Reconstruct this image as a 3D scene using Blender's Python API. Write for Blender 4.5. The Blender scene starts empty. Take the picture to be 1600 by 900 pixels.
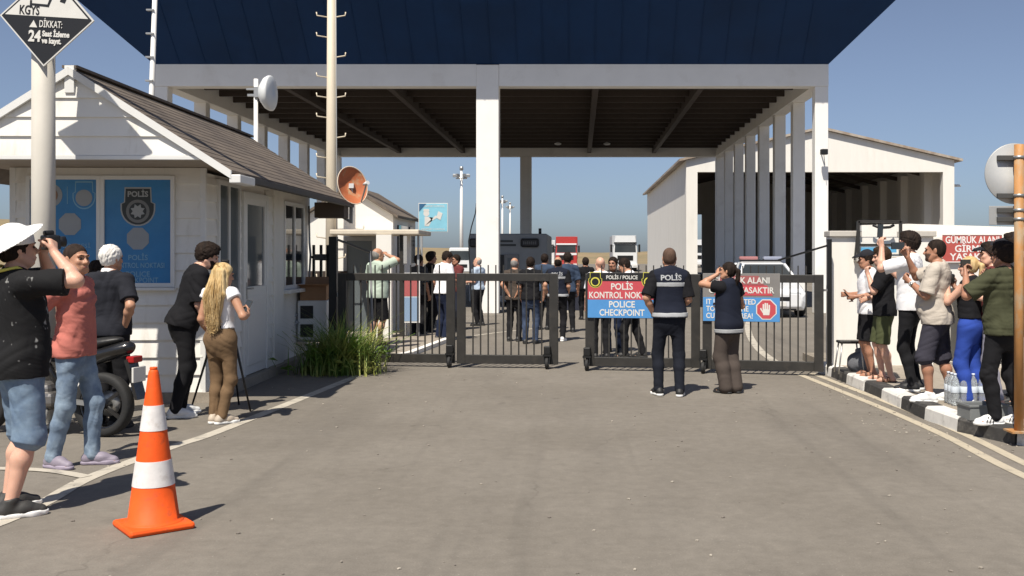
import bpy, bmesh, math, random
import numpy as np
from math import radians, sin, cos, pi
from mathutils import Vector, Matrix, Euler
random.seed(7)
C = bpy.context.scene.collection
scn = bpy.context.scene

# ------------------------------------------------------------------ camera, sky, sun, exposure
F_PX, HX, HY, EYE = 1600.0, 905.0, 398.0, 1.70     # focal length in px of the 1600 px wide photo, vanishing point, eye height
cam = bpy.data.cameras.new('camera'); cam_ob = bpy.data.objects.new('camera', cam); C.objects.link(cam_ob)
cam.sensor_width = 36.0; cam.lens = 36.0 * F_PX / 1600.0
cam_ob.location = (0, 0, EYE); cam_ob.rotation_euler = (radians(90), 0, 0)
cam.shift_x = (800 - HX) / 1600.0; cam.shift_y = -(450 - HY) / 1600.0
cam.clip_end = 6000; cam.clip_start = 0.05
scn.camera = cam_ob

SUN_ELEV, SUN_AZ = radians(58), radians(21)        # light travels towards +Y, turned 21 degrees to +X
w = bpy.data.worlds.new('World'); scn.world = w; w.use_nodes = True
nt = w.node_tree; nt.nodes.clear()
wo = nt.nodes.new('ShaderNodeOutputWorld'); bg = nt.nodes.new('ShaderNodeBackground'); sky = nt.nodes.new('ShaderNodeTexSky')
sky.sky_type = 'NISHITA'; sky.sun_disc = False; sky.sun_elevation = SUN_ELEV
sky.sun_rotation = SUN_AZ + pi
sky.altitude = 300; sky.air_density = 0.8; sky.dust_density = 1.25; sky.ozone_density = 9.0
bg.inputs['Strength'].default_value = 0.085
hz_ = nt.nodes.new('ShaderNodeHueSaturation'); hz_.inputs['Saturation'].default_value = .74; hz_.inputs['Value'].default_value = .90
nt.links.new(sky.outputs[0], hz_.inputs['Color']); nt.links.new(hz_.outputs[0], bg.inputs[0]); nt.links.new(bg.outputs[0], wo.inputs[0])
sl = bpy.data.lights.new('sun', 'SUN'); sl.energy = 5.0; sl.angle = radians(0.53); sl.color = (1.0, 0.93, 0.82)
so = bpy.data.objects.new('sun', sl); C.objects.link(so)
trav = Vector((sin(SUN_AZ) * cos(SUN_ELEV), cos(SUN_AZ) * cos(SUN_ELEV), -sin(SUN_ELEV)))
so.rotation_euler = trav.to_track_quat('-Z', 'Y').to_euler(); so.location = (-20, -30, 40)
scn.view_settings.view_transform = 'Standard'; scn.view_settings.look = 'None'
scn.view_settings.exposure = 0.35; scn.view_settings.gamma = 1.0; scn.view_settings.use_curve_mapping = False
scn.cycles.max_bounces = 6; scn.cycles.diffuse_bounces = 5; scn.cycles.use_denoising = True

def at(px, py, Y):
    return Vector(((px - HX) * Y / F_PX, Y, EYE - (py - HY) * Y / F_PX))
def gd(py, z=0.0):
    return (EYE - z) * F_PX / (py - HY)
def gp(px, py, z=0.0):
    Y = gd(py, z); p = at(px, py, Y); p.z = z; return p

# ------------------------------------------------------------------ objects and tags
def tag(o, label=None, cat=None, group=None, kind=None):
    if label: o['label'] = label
    if cat: o['category'] = cat
    if group: o['group'] = group
    if kind: o['kind'] = kind
    return o
def thing(name, label, cat, loc=(0, 0, 0), rz=0.0, group=None):
    o = bpy.data.objects.new(name, None); C.objects.link(o); o.empty_display_size = .1
    o.location = loc; o.rotation_euler = (0, 0, rz)
    return tag(o, label, cat, group)
def link(name, me, mat, parent=None):
    o = bpy.data.objects.new(name, me); C.objects.link(o)
    for m in (mat if isinstance(mat, (list, tuple)) else [mat]): me.materials.append(m)
    if parent is not None: o.parent = parent
    return o
def copy_tree(o, parent=None):
    c = o.copy(); C.objects.link(c)
    if parent is not None: c.parent = parent
    for ch in list(o.children): copy_tree(ch, c)
    return c

class MB:
    """collects shapes into one mesh"""
    def __init__(s): s.bm = bmesh.new(); s.mi = 0
    def _add(s, verts, faces, smooth=False):
        vs = [s.bm.verts.new(v) for v in verts]
        for f in faces:
            try:
                ff = s.bm.faces.new([vs[i] for i in f]); ff.smooth = smooth; ff.material_index = s.mi
            except ValueError: pass
        return vs
    def box(s, x0, x1, y0, y1, z0, z1, M=None, bev=0.0):
        b = bmesh.new(); bmesh.ops.create_cube(b, size=1.0)
        for v in b.verts:
            v.co = Vector(((x0 + x1) / 2 + v.co.x * (x1 - x0), (y0 + y1) / 2 + v.co.y * (y1 - y0), (z0 + z1) / 2 + v.co.z * (z1 - z0)))
        if bev > 0:
            bmesh.ops.bevel(b, geom=b.edges[:], offset=bev, segments=2, profile=.5, affect='EDGES')
        s.merge(b, M); return s
    def merge(s, b, M=None):
        b.verts.index_update()
        if M is not None:
            for v in b.verts: v.co = M @ v.co
        s._add([v.co.copy() for v in b.verts], [[v.index for v in f.verts] for f in b.faces]); b.free()
    def bar(s, a, b, w, d=None, up=(0, 0, 1), bev=0.0):
        a = Vector(a); b = Vector(b); d = w if d is None else d
        z = (b - a); L = z.length; z.normalize(); u = Vector(up)
        if abs(z.dot(u)) > .95: u = Vector((0, 1, 0))
        x = u.cross(z).normalized(); y = z.cross(x)
        M = Matrix(((x.x, y.x, z.x, a.x), (x.y, y.y, z.y, a.y), (x.z, y.z, z.z, a.z), (0, 0, 0, 1)))
        return s.box(-w / 2, w / 2, -d / 2, d / 2, 0, L, M, bev)
    def tube(s, pts, r, n=10, cap=True):
        pts = [Vector(p) for p in pts]; rs = r if isinstance(r, (list, tuple)) else [r] * len(pts)
        rings = []; prev = None
        for i, p in enumerate(pts):
            t = (pts[min(i + 1, len(pts) - 1)] - pts[max(i - 1, 0)]).normalized()
            if prev is None:
                u = Vector((0, 0, 1)) if abs(t.z) < .9 else Vector((1, 0, 0)); x = u.cross(t).normalized()
            else:
                x = (prev - t * prev.dot(t)).normalized()
            prev = x; y = t.cross(x)
            rings.append([p + (x * cos(2 * pi * k / n) + y * sin(2 * pi * k / n)) * rs[i] for k in range(n)])
        V = [v for rg in rings for v in rg]; Fc = []
        for i in range(len(pts) - 1):
            for k in range(n):
                Fc.append((i * n + k, i * n + (k + 1) % n, (i + 1) * n + (k + 1) % n, (i + 1) * n + k))
        vs = s._add(V, Fc, True)
        if cap:
            for fs in (list(reversed(vs[:n])), vs[-n:]):
                try: f = s.bm.faces.new(fs); f.material_index = s.mi
                except ValueError: pass
        return s
    def lathe(s, prof, c=(0, 0, 0), n=24, M=None, sm=True, cap=True):
        V = []; Fc = []; c = Vector(c)
        for r, z in prof:
            for k in range(n):
                p = Vector((r * cos(2 * pi * k / n), r * sin(2 * pi * k / n), z))
                V.append((M @ p if M is not None else p) + c)
        for i in range(len(prof) - 1):
            for k in range(n):
                Fc.append((i * n + k, i * n + (k + 1) % n, (i + 1) * n + (k + 1) % n, (i + 1) * n + k))
        vs = s._add(V, Fc, sm)
        if not cap or prof[0] == prof[-1]: return s
        for fs in (list(reversed(vs[:n])), vs[-n:]):
            try: f = s.bm.faces.new(fs); f.material_index = s.mi
            except ValueError: pass
        return s
    def prism(s, poly, M, t0, t1):
        """poly in local x,y extruded along local z from t0 to t1, placed by M"""
        n = len(poly)
        V = [M @ Vector((x, y, t0)) for x, y in poly] + [M @ Vector((x, y, t1)) for x, y in poly]
        s._add(V, [tuple(range(n - 1, -1, -1)), tuple(range(n, 2 * n))] + [(i, (i + 1) % n, n + (i + 1) % n, n + i) for i in range(n)])
        return s
    def quad(s, *p):
        s._add([Vector(q) for q in p], [tuple(range(len(p)))]); return s
    def build(s, name, mat, parent=None, M=None):
        bmesh.ops.recalc_face_normals(s.bm, faces=s.bm.faces[:])
        me = bpy.data.meshes.new(name)
        if M is not None: s.bm.transform(M)
        s.bm.to_mesh(me); s.bm.free()
        return link(name, me, mat, parent)

def front(px_x, Y, z=0.0):
    return Matrix.Translation(Vector((px_x, Y, z)))
# frame whose local x runs right, local y up, local z towards the camera (-Y)
FACE = Matrix(((1, 0, 0, 0), (0, 0, -1, 0), (0, 1, 0, 0), (0, 0, 0, 1)))
def face_at(x, y, z, yaw=0.0):
    return Matrix.Translation((x, y, z)) @ Matrix.Rotation(yaw, 4, 'Z') @ FACE

def text_mesh(name, s, size, M, mat, parent, align='CENTER', bold=0.0, ext=0.002, sx=1.0, fit=None):
    cu = bpy.data.curves.new(name, 'FONT'); cu.body = s; cu.size = size; cu.align_x = align; cu.align_y = 'CENTER'
    cu.offset = bold * size; cu.extrude = ext; cu.resolution_u = 3; cu.space_line = .85
    o = bpy.data.objects.new('tmp', cu); C.objects.link(o)
    dg = bpy.context.evaluated_depsgraph_get(); me = bpy.data.meshes.new_from_object(o.evaluated_get(dg))
    bpy.data.objects.remove(o); bpy.data.curves.remove(cu)
    if fit and len(me.vertices):
        xs = [v.co.x for v in me.vertices]; sx = fit / (max(xs) - min(xs))
    me.transform(M @ Matrix.Diagonal((sx, 1, 1, 1)))
    me.name = name
    return link(name, me, mat, parent)

# ------------------------------------------------------------------ materials
def mat(name, col, rough=.6, metal=0.0, spec=.5, var=.0, vscale=6.0, bump=0.0, bscale=40.0, col2=None, mixscale=3.0, mixlo=.45, mixhi=.6,
        sss=0.0, coat=0.0, detail=5.0, stretch=None, alpha=None, trans=0.0):
    m = bpy.data.materials.new(name); m.use_nodes = True; t = m.node_tree; N = t.nodes; L = t.links
    b = N['Principled BSDF']
    b.inputs['Roughness'].default_value = rough; b.inputs['Metallic'].default_value = metal
    b.inputs['Specular IOR Level'].default_value = spec
    if sss: b.inputs['Subsurface Weight'].default_value = sss; b.inputs['Subsurface Radius'].default_value = (.012, .005, .003); b.inputs['Subsurface Scale'].default_value = 1.0
    if coat: b.inputs['Coat Weight'].default_value = coat; b.inputs['Coat Roughness'].default_value = .08
    if trans: b.inputs['Transmission Weight'].default_value = trans
    if alpha is not None: b.inputs['Alpha'].default_value = alpha
    b.inputs['Base Color'].default_value = (*col, 1)
    tc = N.new('ShaderNodeTexCoord'); src = tc.outputs['Object']
    if stretch:
        mp = N.new('ShaderNodeMapping'); mp.inputs['Scale'].default_value = stretch; L.new(src, mp.inputs[0]); src = mp.outputs[0]
    cur = None
    if col2 is not None:
        n = N.new('ShaderNodeTexNoise'); n.inputs['Scale'].default_value = mixscale; n.inputs['Detail'].default_value = detail; n.inputs['Roughness'].default_value = .65
        L.new(src, n.inputs['Vector'])
        r = N.new('ShaderNodeMapRange'); r.inputs[1].default_value = mixlo; r.inputs[2].default_value = mixhi; L.new(n.outputs[0], r.inputs[0])
        mx = N.new('ShaderNodeMix'); mx.data_type = 'RGBA'; mx.inputs[6].default_value = (*col, 1); mx.inputs[7].default_value = (*col2, 1)
        L.new(r.outputs[0], mx.inputs[0]); cur = mx.outputs[2]
    if var:
        n = N.new('ShaderNodeTexNoise'); n.inputs['Scale'].default_value = vscale; n.inputs['Detail'].default_value = 6; n.inputs['Roughness'].default_value = .6
        L.new(src, n.inputs['Vector'])
        r = N.new('ShaderNodeMapRange'); r.inputs[1].default_value = .3; r.inputs[2].default_value = .7; r.inputs[3].default_value = 1 - var; r.inputs[4].default_value = 1 + var
        L.new(n.outputs[0], r.inputs[0])
        mx = N.new('ShaderNodeMix'); mx.data_type = 'RGBA'; mx.blend_type = 'MULTIPLY'; mx.inputs[0].default_value = 1
        if cur is None: mx.inputs[6].default_value = (*col, 1)
        else: L.new(cur, mx.inputs[6])
        L.new(r.outputs[0], mx.inputs[7]); cur = mx.outputs[2]
    if cur is not None: L.new(cur, b.inputs['Base Color'])
    if bump:
        n = N.new('ShaderNodeTexNoise'); n.inputs['Scale'].default_value = bscale; n.inputs['Detail'].default_value = 4
        L.new(src, n.inputs['Vector'])
        bp = N.new('ShaderNodeBump'); bp.inputs['Strength'].default_value = bump; bp.inputs['Distance'].default_value = .01
        L.new(n.outputs[0], bp.inputs['Height']); L.new(bp.outputs[0], b.inputs['Normal'])
    return m
def emis(m, s):
    b = m.node_tree.nodes['Principled BSDF']; b.inputs['Emission Color'].default_value = b.inputs['Base Color'].default_value; b.inputs['Emission Strength'].default_value = s; return m
# ------------------------------------------------------------------ people: smooth distance-field bodies turned into one mesh per garment
V3 = lambda *a: np.array(a, dtype=np.float64)
def unit(v): return v / max(1e-9, np.linalg.norm(v))
def rotm(ax, deg):
    return np.array(Matrix.Rotation(radians(deg), 3, ax))

class Field:
    def __init__(s, lo, hi, h):
        s.lo = np.array(lo, float); s.h = h; s.n = np.maximum(4, np.ceil((np.array(hi) - s.lo) / h).astype(int) + 1)
        s.F = np.full(s.n, .2, np.float32)
    def sub(s, blo, bhi):
        i0 = np.clip(np.floor((blo - s.lo) / s.h).astype(int), 0, s.n); i1 = np.clip(np.ceil((bhi - s.lo) / s.h).astype(int) + 1, 0, s.n)
        if np.any(i1 <= i0): return None
        ax = [(s.lo[k] + s.h * np.arange(i0[k], i1[k])).astype(np.float32) for k in range(3)]
        return (slice(i0[0], i1[0]), slice(i0[1], i1[1]), slice(i0[2], i1[2])), ax[0][:, None, None], ax[1][None, :, None], ax[2][None, None, :]
    def put(s, sl, d, k, op):
        f = s.F[sl]; d = d.astype(np.float32)
        if op == 'sub':
            if k > 0:
                hh = np.maximum(k - np.abs(f + d), 0) / k; s.F[sl] = np.maximum(f, -d) + hh * hh * k * .25
            else: s.F[sl] = np.maximum(f, -d)
        elif k > 0:
            hh = np.maximum(k - np.abs(f - d), 0) / k; s.F[sl] = np.minimum(f, d) - hh * hh * k * .25
        else: s.F[sl] = np.minimum(f, d)
    def cap(s, a, b, ra, rb=None, k=.02, clip=None, op='add'):
        rb = ra if rb is None else rb; a = np.array(a, float); b = np.array(b, float); m = max(ra, rb) + k + 2 * s.h
        q = s.sub(np.minimum(a, b) - m, np.maximum(a, b) + m)
        if q is None: return
        sl, X, Y, Z = q; ab = b - a; L2 = max(1e-9, ab @ ab)
        t = np.clip(((X - a[0]) * ab[0] + (Y - a[1]) * ab[1] + (Z - a[2]) * ab[2]) / L2, 0, 1)
        d = np.sqrt((X - a[0] - t * ab[0]) ** 2 + (Y - a[1] - t * ab[1]) ** 2 + (Z - a[2] - t * ab[2]) ** 2) - (ra + t * (rb - ra))
        if clip is not None:
            for c, n in clip: d = np.maximum(d, (X - c[0]) * n[0] + (Y - c[1]) * n[1] + (Z - c[2]) * n[2])
        s.put(sl, d, k, op)
    def ell(s, c, r, R=None, k=.02, clip=None, op='add', shell=None):
        c = np.array(c, float); r = np.array(r, float); m = r.max() + k + 2 * s.h
        q = s.sub(c - m, c + m)
        if q is None: return
        sl, X, Y, Z = q; R = np.eye(3) if R is None else R
        x, y, z = X - c[0], Y - c[1], Z - c[2]
        u = x * R[0, 0] + y * R[1, 0] + z * R[2, 0]; v = x * R[0, 1] + y * R[1, 1] + z * R[2, 1]; w_ = x * R[0, 2] + y * R[1, 2] + z * R[2, 2]
        k0 = np.sqrt((u / r[0]) ** 2 + (v / r[1]) ** 2 + (w_ / r[2]) ** 2); k1 = np.sqrt((u / r[0] ** 2) ** 2 + (v / r[1] ** 2) ** 2 + (w_ / r[2] ** 2) ** 2)
        d = k0 * (k0 - 1) / np.maximum(k1, 1e-6)
        if shell: d = np.abs(d) - shell
        if clip is not None:
            for cc, n in clip: d = np.maximum(d, (X - cc[0]) * n[0] + (Y - cc[1]) * n[1] + (Z - cc[2]) * n[2])
        s.put(sl, d, k, op)
    def prof(s, o, R, P, k=.02, z0=None, z1=None, e=2.4, add=0.0):
        """stack of elliptical sections (z, half width, half depth, forward offset) along the local z of frame o, R"""
        P = np.array(P, float); z0 = P[0, 0] if z0 is None else z0; z1 = P[-1, 0] if z1 is None else z1
        zz = np.linspace(P[0, 0], P[-1, 0], 60); ker = np.hanning(13); ker /= ker.sum()
        P = np.stack([zz] + [np.convolve(np.pad(np.interp(zz, P[:, 0], P[:, c]), 6, mode='edge'), ker, 'valid') for c in (1, 2, 3)], 1)
        m = max(P[:, 1].max(), P[:, 2].max()) + k + .05; ctr = o + R[:, 2] * (z0 + z1) / 2; mm = m + abs(z1 - z0) / 2
        ext = np.abs(R[:, 2]) * (abs(z1 - z0) / 2) + m
        q = s.sub(ctr - ext, ctr + ext)
        if q is None: return
        sl, X, Y, Z = q; x, y, z = X - o[0], Y - o[1], Z - o[2]
        u = x * R[0, 0] + y * R[1, 0] + z * R[2, 0]; v = x * R[0, 1] + y * R[1, 1] + z * R[2, 1]; w_ = x * R[0, 2] + y * R[1, 2] + z * R[2, 2]
        a = np.interp(w_, P[:, 0], P[:, 1]) + add; b = np.interp(w_, P[:, 0], P[:, 2]) + add; yc = np.interp(w_, P[:, 0], P[:, 3])
        d = ((np.abs(u / a) ** e + np.abs((v - yc) / b) ** e) ** (1 / e) - 1) * np.minimum(a, b)
        d = np.maximum(d, np.maximum(z0 - w_, w_ - z1)); s.put(sl, d, k, 'add')
    def cut(s, c, n):
        X = (s.lo[0] + s.h * np.arange(s.n[0]))[:, None, None]; Y = (s.lo[1] + s.h * np.arange(s.n[1]))[None, :, None]; Z = (s.lo[2] + s.h * np.arange(s.n[2]))[None, None, :]
        s.F = np.maximum(s.F, ((X - c[0]) * n[0] + (Y - c[1]) * n[1] + (Z - c[2]) * n[2]).astype(np.float32))
    def mesh(s):
        F = s.F; S = F < 0
        c8 = [S[i:F.shape[0] - 1 + i, j:F.shape[1] - 1 + j, l:F.shape[2] - 1 + l] for i in (0, 1) for j in (0, 1) for l in (0, 1)]
        anyb = c8[0].copy(); allb = c8[0].copy()
        for c in c8[1:]: anyb |= c; allb &= c
        act = anyb & ~allb; I = np.argwhere(act)
        if len(I) == 0: return np.zeros((0, 3)), np.zeros((0, 4), int)
        idx = np.full(act.shape, -1, np.int32); idx[tuple(I.T)] = np.arange(len(I))
        corner = np.array([(i, j, l) for i in (0, 1) for j in (0, 1) for l in (0, 1)])
        val = np.stack([F[tuple((I + c).T)] for c in corner], 1)
        acc = np.zeros((len(I), 3)); cnt = np.zeros(len(I))
        for p in range(8):
            for q in range(p + 1, 8):
                if np.abs(corner[p] - corner[q]).sum() != 1: continue
                a, b = val[:, p], val[:, q]; mk = (a < 0) != (b < 0)
                t = np.where(mk, a / np.where(mk, a - b, 1), 0)
                acc += mk[:, None] * (corner[p] + t[:, None] * (corner[q] - corner[p])); cnt += mk
        V = s.lo + s.h * (I + acc / np.maximum(cnt, 1)[:, None])
        Q = []
        for ax in range(3):
            sh = list(F.shape); sA = [slice(None)] * 3; sB = [slice(None)] * 3; sA[ax] = slice(0, -1); sB[ax] = slice(1, None)
            e = S[tuple(sA)] != S[tuple(sB)]; E = np.argwhere(e); b_, c_ = (ax + 1) % 3, (ax + 2) % 3
            ok = (E[:, b_] > 0) & (E[:, c_] > 0) & (E[:, b_] < act.shape[b_]) & (E[:, c_] < act.shape[c_]) & (E[:, ax] < act.shape[ax])
            E = E[ok]
            if len(E) == 0: continue
            ins = S[tuple(E.T)]
            def g(db, dc):
                K = E.copy(); K[:, b_] -= db; K[:, c_] -= dc; return idx[tuple(K.T)]
            q4 = np.stack([g(1, 1), g(0, 1), g(0, 0), g(1, 0)], 1); q4[~ins] = q4[~ins][:, ::-1]; Q.append(q4)
        return V, np.concatenate(Q)

def folds(V, N_, amp, freq, seed, dirs=None, warp=.35):
    rs = np.random.RandomState(seed); out = np.zeros(len(V))
    for i in range(5):
        d = unit(rs.randn(3) * (1, 1, .7)) if dirs is None else unit(np.array(dirs[i % len(dirs)]) + rs.randn(3) * .25)
        d2 = unit(rs.randn(3)); f = freq * (1 + .5 * i / 2.)
        ph = V @ d * f * 2 * pi + warp * 6 * np.sin(V @ d2 * freq * 3.1 + rs.rand() * 6) + rs.rand() * 6
        mask = (.5 + .5 * np.sin(V @ unit(rs.randn(3)) * freq * 2.3 + rs.rand() * 6)) ** 2
        sg = np.sin(ph); out += (sg - .5 * np.abs(sg)) * mask / (1 + .35 * i)
    return V + N_ * ((out + .35) * amp)[:, None]

def to_obj(name, VQ, mat_, parent, fold=None, rough_n=0.0):
    V, Q = VQ
    if len(V) == 0: return None
    if fold is not None:
        n = np.zeros_like(V); a, b, c, d = (V[Q[:, i]] for i in range(4)); fn = np.cross(c - a, d - b)
        for i in range(4): np.add.at(n, Q[:, i], fn)
        n /= np.maximum(1e-12, np.linalg.norm(n, axis=1))[:, None]
        V = folds(V, n, *fold[:3], **(fold[3] if len(fold) > 3 else {}))
        if name in ('shirt', 'trousers', 'shorts', 'vest'):
            V = folds(V, n, fold[0] * .20, fold[1] * 2.3, fold[2] + 90, warp=.8, dirs=[(.7, .2, .7), (-.7, .3, .6), (.2, .7, .6), (.1, .1, 1)])
    me = bpy.data.meshes.new(name); me.vertices.add(len(V)); me.vertices.foreach_set('co', V.astype(np.float32).ravel())
    me.loops.add(Q.size); me.loops.foreach_set('vertex_index', Q.astype(np.int32).ravel())
    me.polygons.add(len(Q)); me.polygons.foreach_set('loop_start', np.arange(0, Q.size, 4, dtype=np.int32))
    me.update(calc_edges=True); me.validate()
    me.polygons.foreach_set('use_smooth', np.ones(len(me.polygons), bool))
    return link(name, me, mat_, parent)

def smooth3(P, n=4):
    P = [np.array(p, float) for p in P]; out = []
    for i in range(len(P) - 1):
        a, b, c, d = P[max(i - 1, 0)], P[i], P[i + 1], P[min(i + 2, len(P) - 1)]
        for k in range(n):
            t = k / n; out.append(tuple(.5 * ((2 * b) + (c - a) * t + (2 * a - 5 * b + 4 * c - d) * t * t + (-a + 3 * b - 3 * c + d) * t ** 3)))
    out.append(tuple(P[-1])); return out
def ik(a, c, l1, l2, pole):
    v = c - a; L = np.linalg.norm(v); L2 = min(L, (l1 + l2) * .998); u = v / L
    c = a + u * L2; x = (l1 * l1 - l2 * l2 + L2 * L2) / (2 * L2); h_ = math.sqrt(max(0, l1 * l1 - x * x))
    p = pole - u * (pole @ u); p = unit(p); return a + u * x + p * h_, c

TORSO_M = [(-.13, .150, .105, -.01), (-.06, .168, .118, -.014), (.02, .160, .110, -.006), (.12, .142, .100, .006), (.24, .150, .106, .008), (.36, .170, .116, .004), (.43, .168, .104, -.008), (.48, .125, .080, -.014), (.53, .062, .06, -.016)]
TORSO_F = [(-.13, .155, .108, -.01), (-.05, .170, .120, -.018), (.03, .150, .105, -.008), (.14, .118, .088, .004), (.24, .128, .095, .006), (.34, .146, .116, .014), (.42, .142, .094, -.002), (.48, .100, .070, -.012), (.53, .055, .052, -.014)]
MT = {}
def person(label, loc, H=1.75, yaw=0, lean=0, side=0, twist=0, head=(0, 0, 0), la=None, ra=None, feet=((-.11, 0, 8), (.11, 0, -8)), fem=False, wide=1.0, belly=0.0,
           skin='skin_a', top=('shirt_black', .55, -.09), bottom=('cloth_black', 1.0, 0.0), shoes=('shoe_white', 'sole_white'), hair=('hair_dark', 'short'), hat=None,
           vest=None, beard=None, face=True, h=.009, hips=0.0, fold=1.0, belt=None, collar=None, seed=1):
    s = H / 1.75; root = thing('person', label, 'person', loc, radians(yaw)); Rt = rotm('X', -lean) @ rotm('Y', side) @ rotm('Z', twist)
    T = [list(p) for p in (TORSO_F if fem else TORSO_M)]
    for p in T:
        p[0] *= s; p[1] *= s * wide; p[2] *= s * (1 + (wide - 1) * .8); p[3] *= s
        bb = math.exp(-((p[0] / s - .10) / .14) ** 2) * belly * s; p[2] += bb * .6; p[3] += bb * .5
    pel = V3(hips, 0, .97 * s); Rp = rotm('X', -lean * .35)
    L1, L2 = .44 * s, .405 * s
    hipz = -.055 * s
    # legs
    legs = []
    for i, (fx, fy, fyaw, *fz) in enumerate(feet):
        sg = -1 if i == 0 else 1
        hj = pel + Rp @ V3(sg * .088 * s * wide, 0, hipz); an = V3(fx * s, fy * s, .085 * s + (fz[0] if fz else 0)); Rf = rotm('Z', fyaw)
        an = an - Rf @ V3(0, .05 * s, 0)
        legs.append([hj, None, an, Rf])
    need = max(np.linalg.norm(l[0] - l[2]) for l in legs)
    if need > (L1 + L2) * .995: 
        dz = need - (L1 + L2) * .995; pel = pel - V3(0, 0, dz)
        for l in legs: l[0] = l[0] - V3(0, 0, dz)
    for l in legs:
        kn, an2 = ik(l[0], l[2], L1, L2, l[3] @ V3(0, 1, .05)); l[1] = kn
    tf = lambda x, y, z: pel + Rt @ (V3(x, y, z) * s)
    sw = (.152 if fem else .176) * (1 + (wide - 1) * .7)
    up, fo = .285 * s, .255 * s
    arms = []
    for sg, A in ((-1, la or {}), (1, ra or {})):
        sh = tf(sg * sw, -.012, .445 + A.get('shrug', 0)); wv = A.get('w', (sg * .07, .05, -.52)); po = A.get('pole', (sg * .35, -1, -.2))
        el, wr = ik(sh, sh + V3(*wv) * s, up, fo, V3(*po)); fd = unit(wr - el)
        hd = unit(V3(*A['hd'])) if 'hd' in A else unit(fd + V3(0, 0, 0)); pn = unit(V3(*A.get('pn', (-sg, .15, 0)))); pn = unit(pn - hd * (pn @ hd))
        arms.append((sh, el, wr, hd, pn, A.get('curl', .45), sg))
    neck0 = tf(0, -.02, .47); 
    Rh = Rt @ rotm('X', lean * .5) @ rotm('Z', head[0]) @ rotm('X', head[1]) @ rotm('Y', head[2])
    hb = tf(0, .0, .535); hc = hb + (Rh @ V3(0, .02, .115)) * s
    if len(head) > 3: hc = hc + V3(*head[3]) * s
    hp = lambda x, y, z: hc + (Rh @ V3(x, y, z)) * s
    pts = np.array([l[k] for l in legs for k in (0, 1, 2)] + [a[k] for a in arms for k in (0, 1, 2)] + [hc, pel] + [a[2] + a[3] * .2 * s for a in arms])
    lo = pts.min(0) - .27; hi = pts.max(0) + .27; lo[2] = -.03
    R_ = s * (1 + (wide - 1) * .6)
    # -- skin
    b = Field(lo, hi, h)
    b.prof(pel, Rt, T, k=.03, add=-.022)
    ht = .80; hc_ = .74 if bottom[1] > .7 else 1.0
    for sg in (-1, 1):
        b.cap(tf(0, -.02, .50), tf(sg * sw * .9, -.012, .448), .05 * R_, .05 * R_, k=.05)
    b.cap(neck0, hb + (hc - hb) * .35, (.047 if fem else .057) * s, (.044 if fem else .055) * s, k=.03)
    for hj, kn, an, Rf in legs:
        b.cap(hj, kn, .078 * R_ * ht, .053 * R_ * (hc_ if hc_ < 1 else .95), k=.04); m = kn + (an - kn) * .33 - Rf @ V3(0, .012, 0)
        b.cap(kn, m, .050 * R_ * hc_, .055 * R_ * hc_, k=.03); b.cap(m, an, .054 * R_ * hc_, .033 * R_, k=.03)
        fz = an[2] - .085 * s
        an_ = V3(an[0], an[1], 0); q = lambda x, y, z: an_ + Rf @ (V3(x, y, z) * s) + V3(0, 0, fz)
        b.cap(an, q(0, -.03, .04), .036 * s, .032 * s, k=.02); b.cap(q(0, -.03, .036), q(0, .12, .034), .031 * s, .034 * s, k=.03); b.cap(q(-.015, .12, .03), q(.015, .165, .022), .026 * s, .022 * s, k=.02)
    for sh, el, wr, hd, pn, curl, sg in arms:
        b.cap(sh, el, .053 * R_, .040 * R_, k=.04); m = el + (wr - el) * .3; b.cap(el, m, .040 * R_, .042 * R_, k=.02); b.cap(m, wr, .041 * R_, .026 * s, k=.02)
        lat = np.cross(hd, pn) ; pc = wr + hd * .05 * s
        hr = max(.0085 * s, h * .95)
        for o_ in (-.026, -.009, .009, .026): b.cap(wr + hd * .012 * s + lat * o_ * .6 * s, wr + hd * .082 * s + lat * o_ * s, .014 * s, .0125 * s, k=.018)
        for fi, (o_, ln) in enumerate(((-.030, .062), (-.0105, .073), (.0105, .078), (.030, .070))):
            p0 = wr + hd * .082 * s + lat * o_ * s; dd = unit(hd + lat * o_ * 1.5); ang = 0
            for sgm in (.42, .32, .26):
                ang += curl * (1.0 if sgm > .4 else 1.15); d_ = dd * cos(ang) + pn * sin(ang); p1 = p0 + d_ * ln * sgm * 1.15 * s; b.cap(p0, p1, hr, hr * .92, k=.003); p0 = p1
        ts = 1.0; t0 = wr + hd * .022 * s + lat * .030 * s * ts; t1 = t0 + unit(hd * .7 + lat * .75 * ts + pn * .3) * .042 * s; t2 = t1 + unit(hd * .9 + lat * .2 + pn * (.35 + curl * .5)) * .046 * s
        b.cap(t0, t1, .0125 * s, hr * 1.15, k=.01); b.cap(t1, t2, hr * 1.15, hr, k=.004)
    # head
    hs = .97 if fem else 1.0
    b.ell(hp(0, -.018, .040), V3(.077, .097, .088) * s * hs, Rh, k=.03); b.ell(hp(0, .030, -.030), V3(.062, .066, .082) * s * hs, Rh, k=.03)
    b.cap(hp(-.022, .048, -.086), hp(.022, .048, -.086), .023 * s, k=.03); b.cap(hp(0, .070, -.094), hp(0, .074, -.090), .014 * s, k=.02)
    for sg in (-1, 1):
        b.cap(hp(sg * .060, -.005, -.045), hp(sg * .04, .045, -.085), .022 * s, .02 * s, k=.03)
        b.ell(hp(sg * .034, .070, -.018), V3(.022, .018, .018) * s, Rh, k=.02)
        b.cap(hp(sg * .012, .090, .030), hp(sg * .045, .080, .028), .010 * s, k=.012)
        b.ell(hp(sg * .031, .094, .006), V3(.019, .014, .011) * s, Rh, k=.012, op='sub')
        b.ell(hp(sg * .076, -.012, .000), V3(.010, .020, .032) * s, Rh @ rotm('Z', sg * 22), k=.006)
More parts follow.
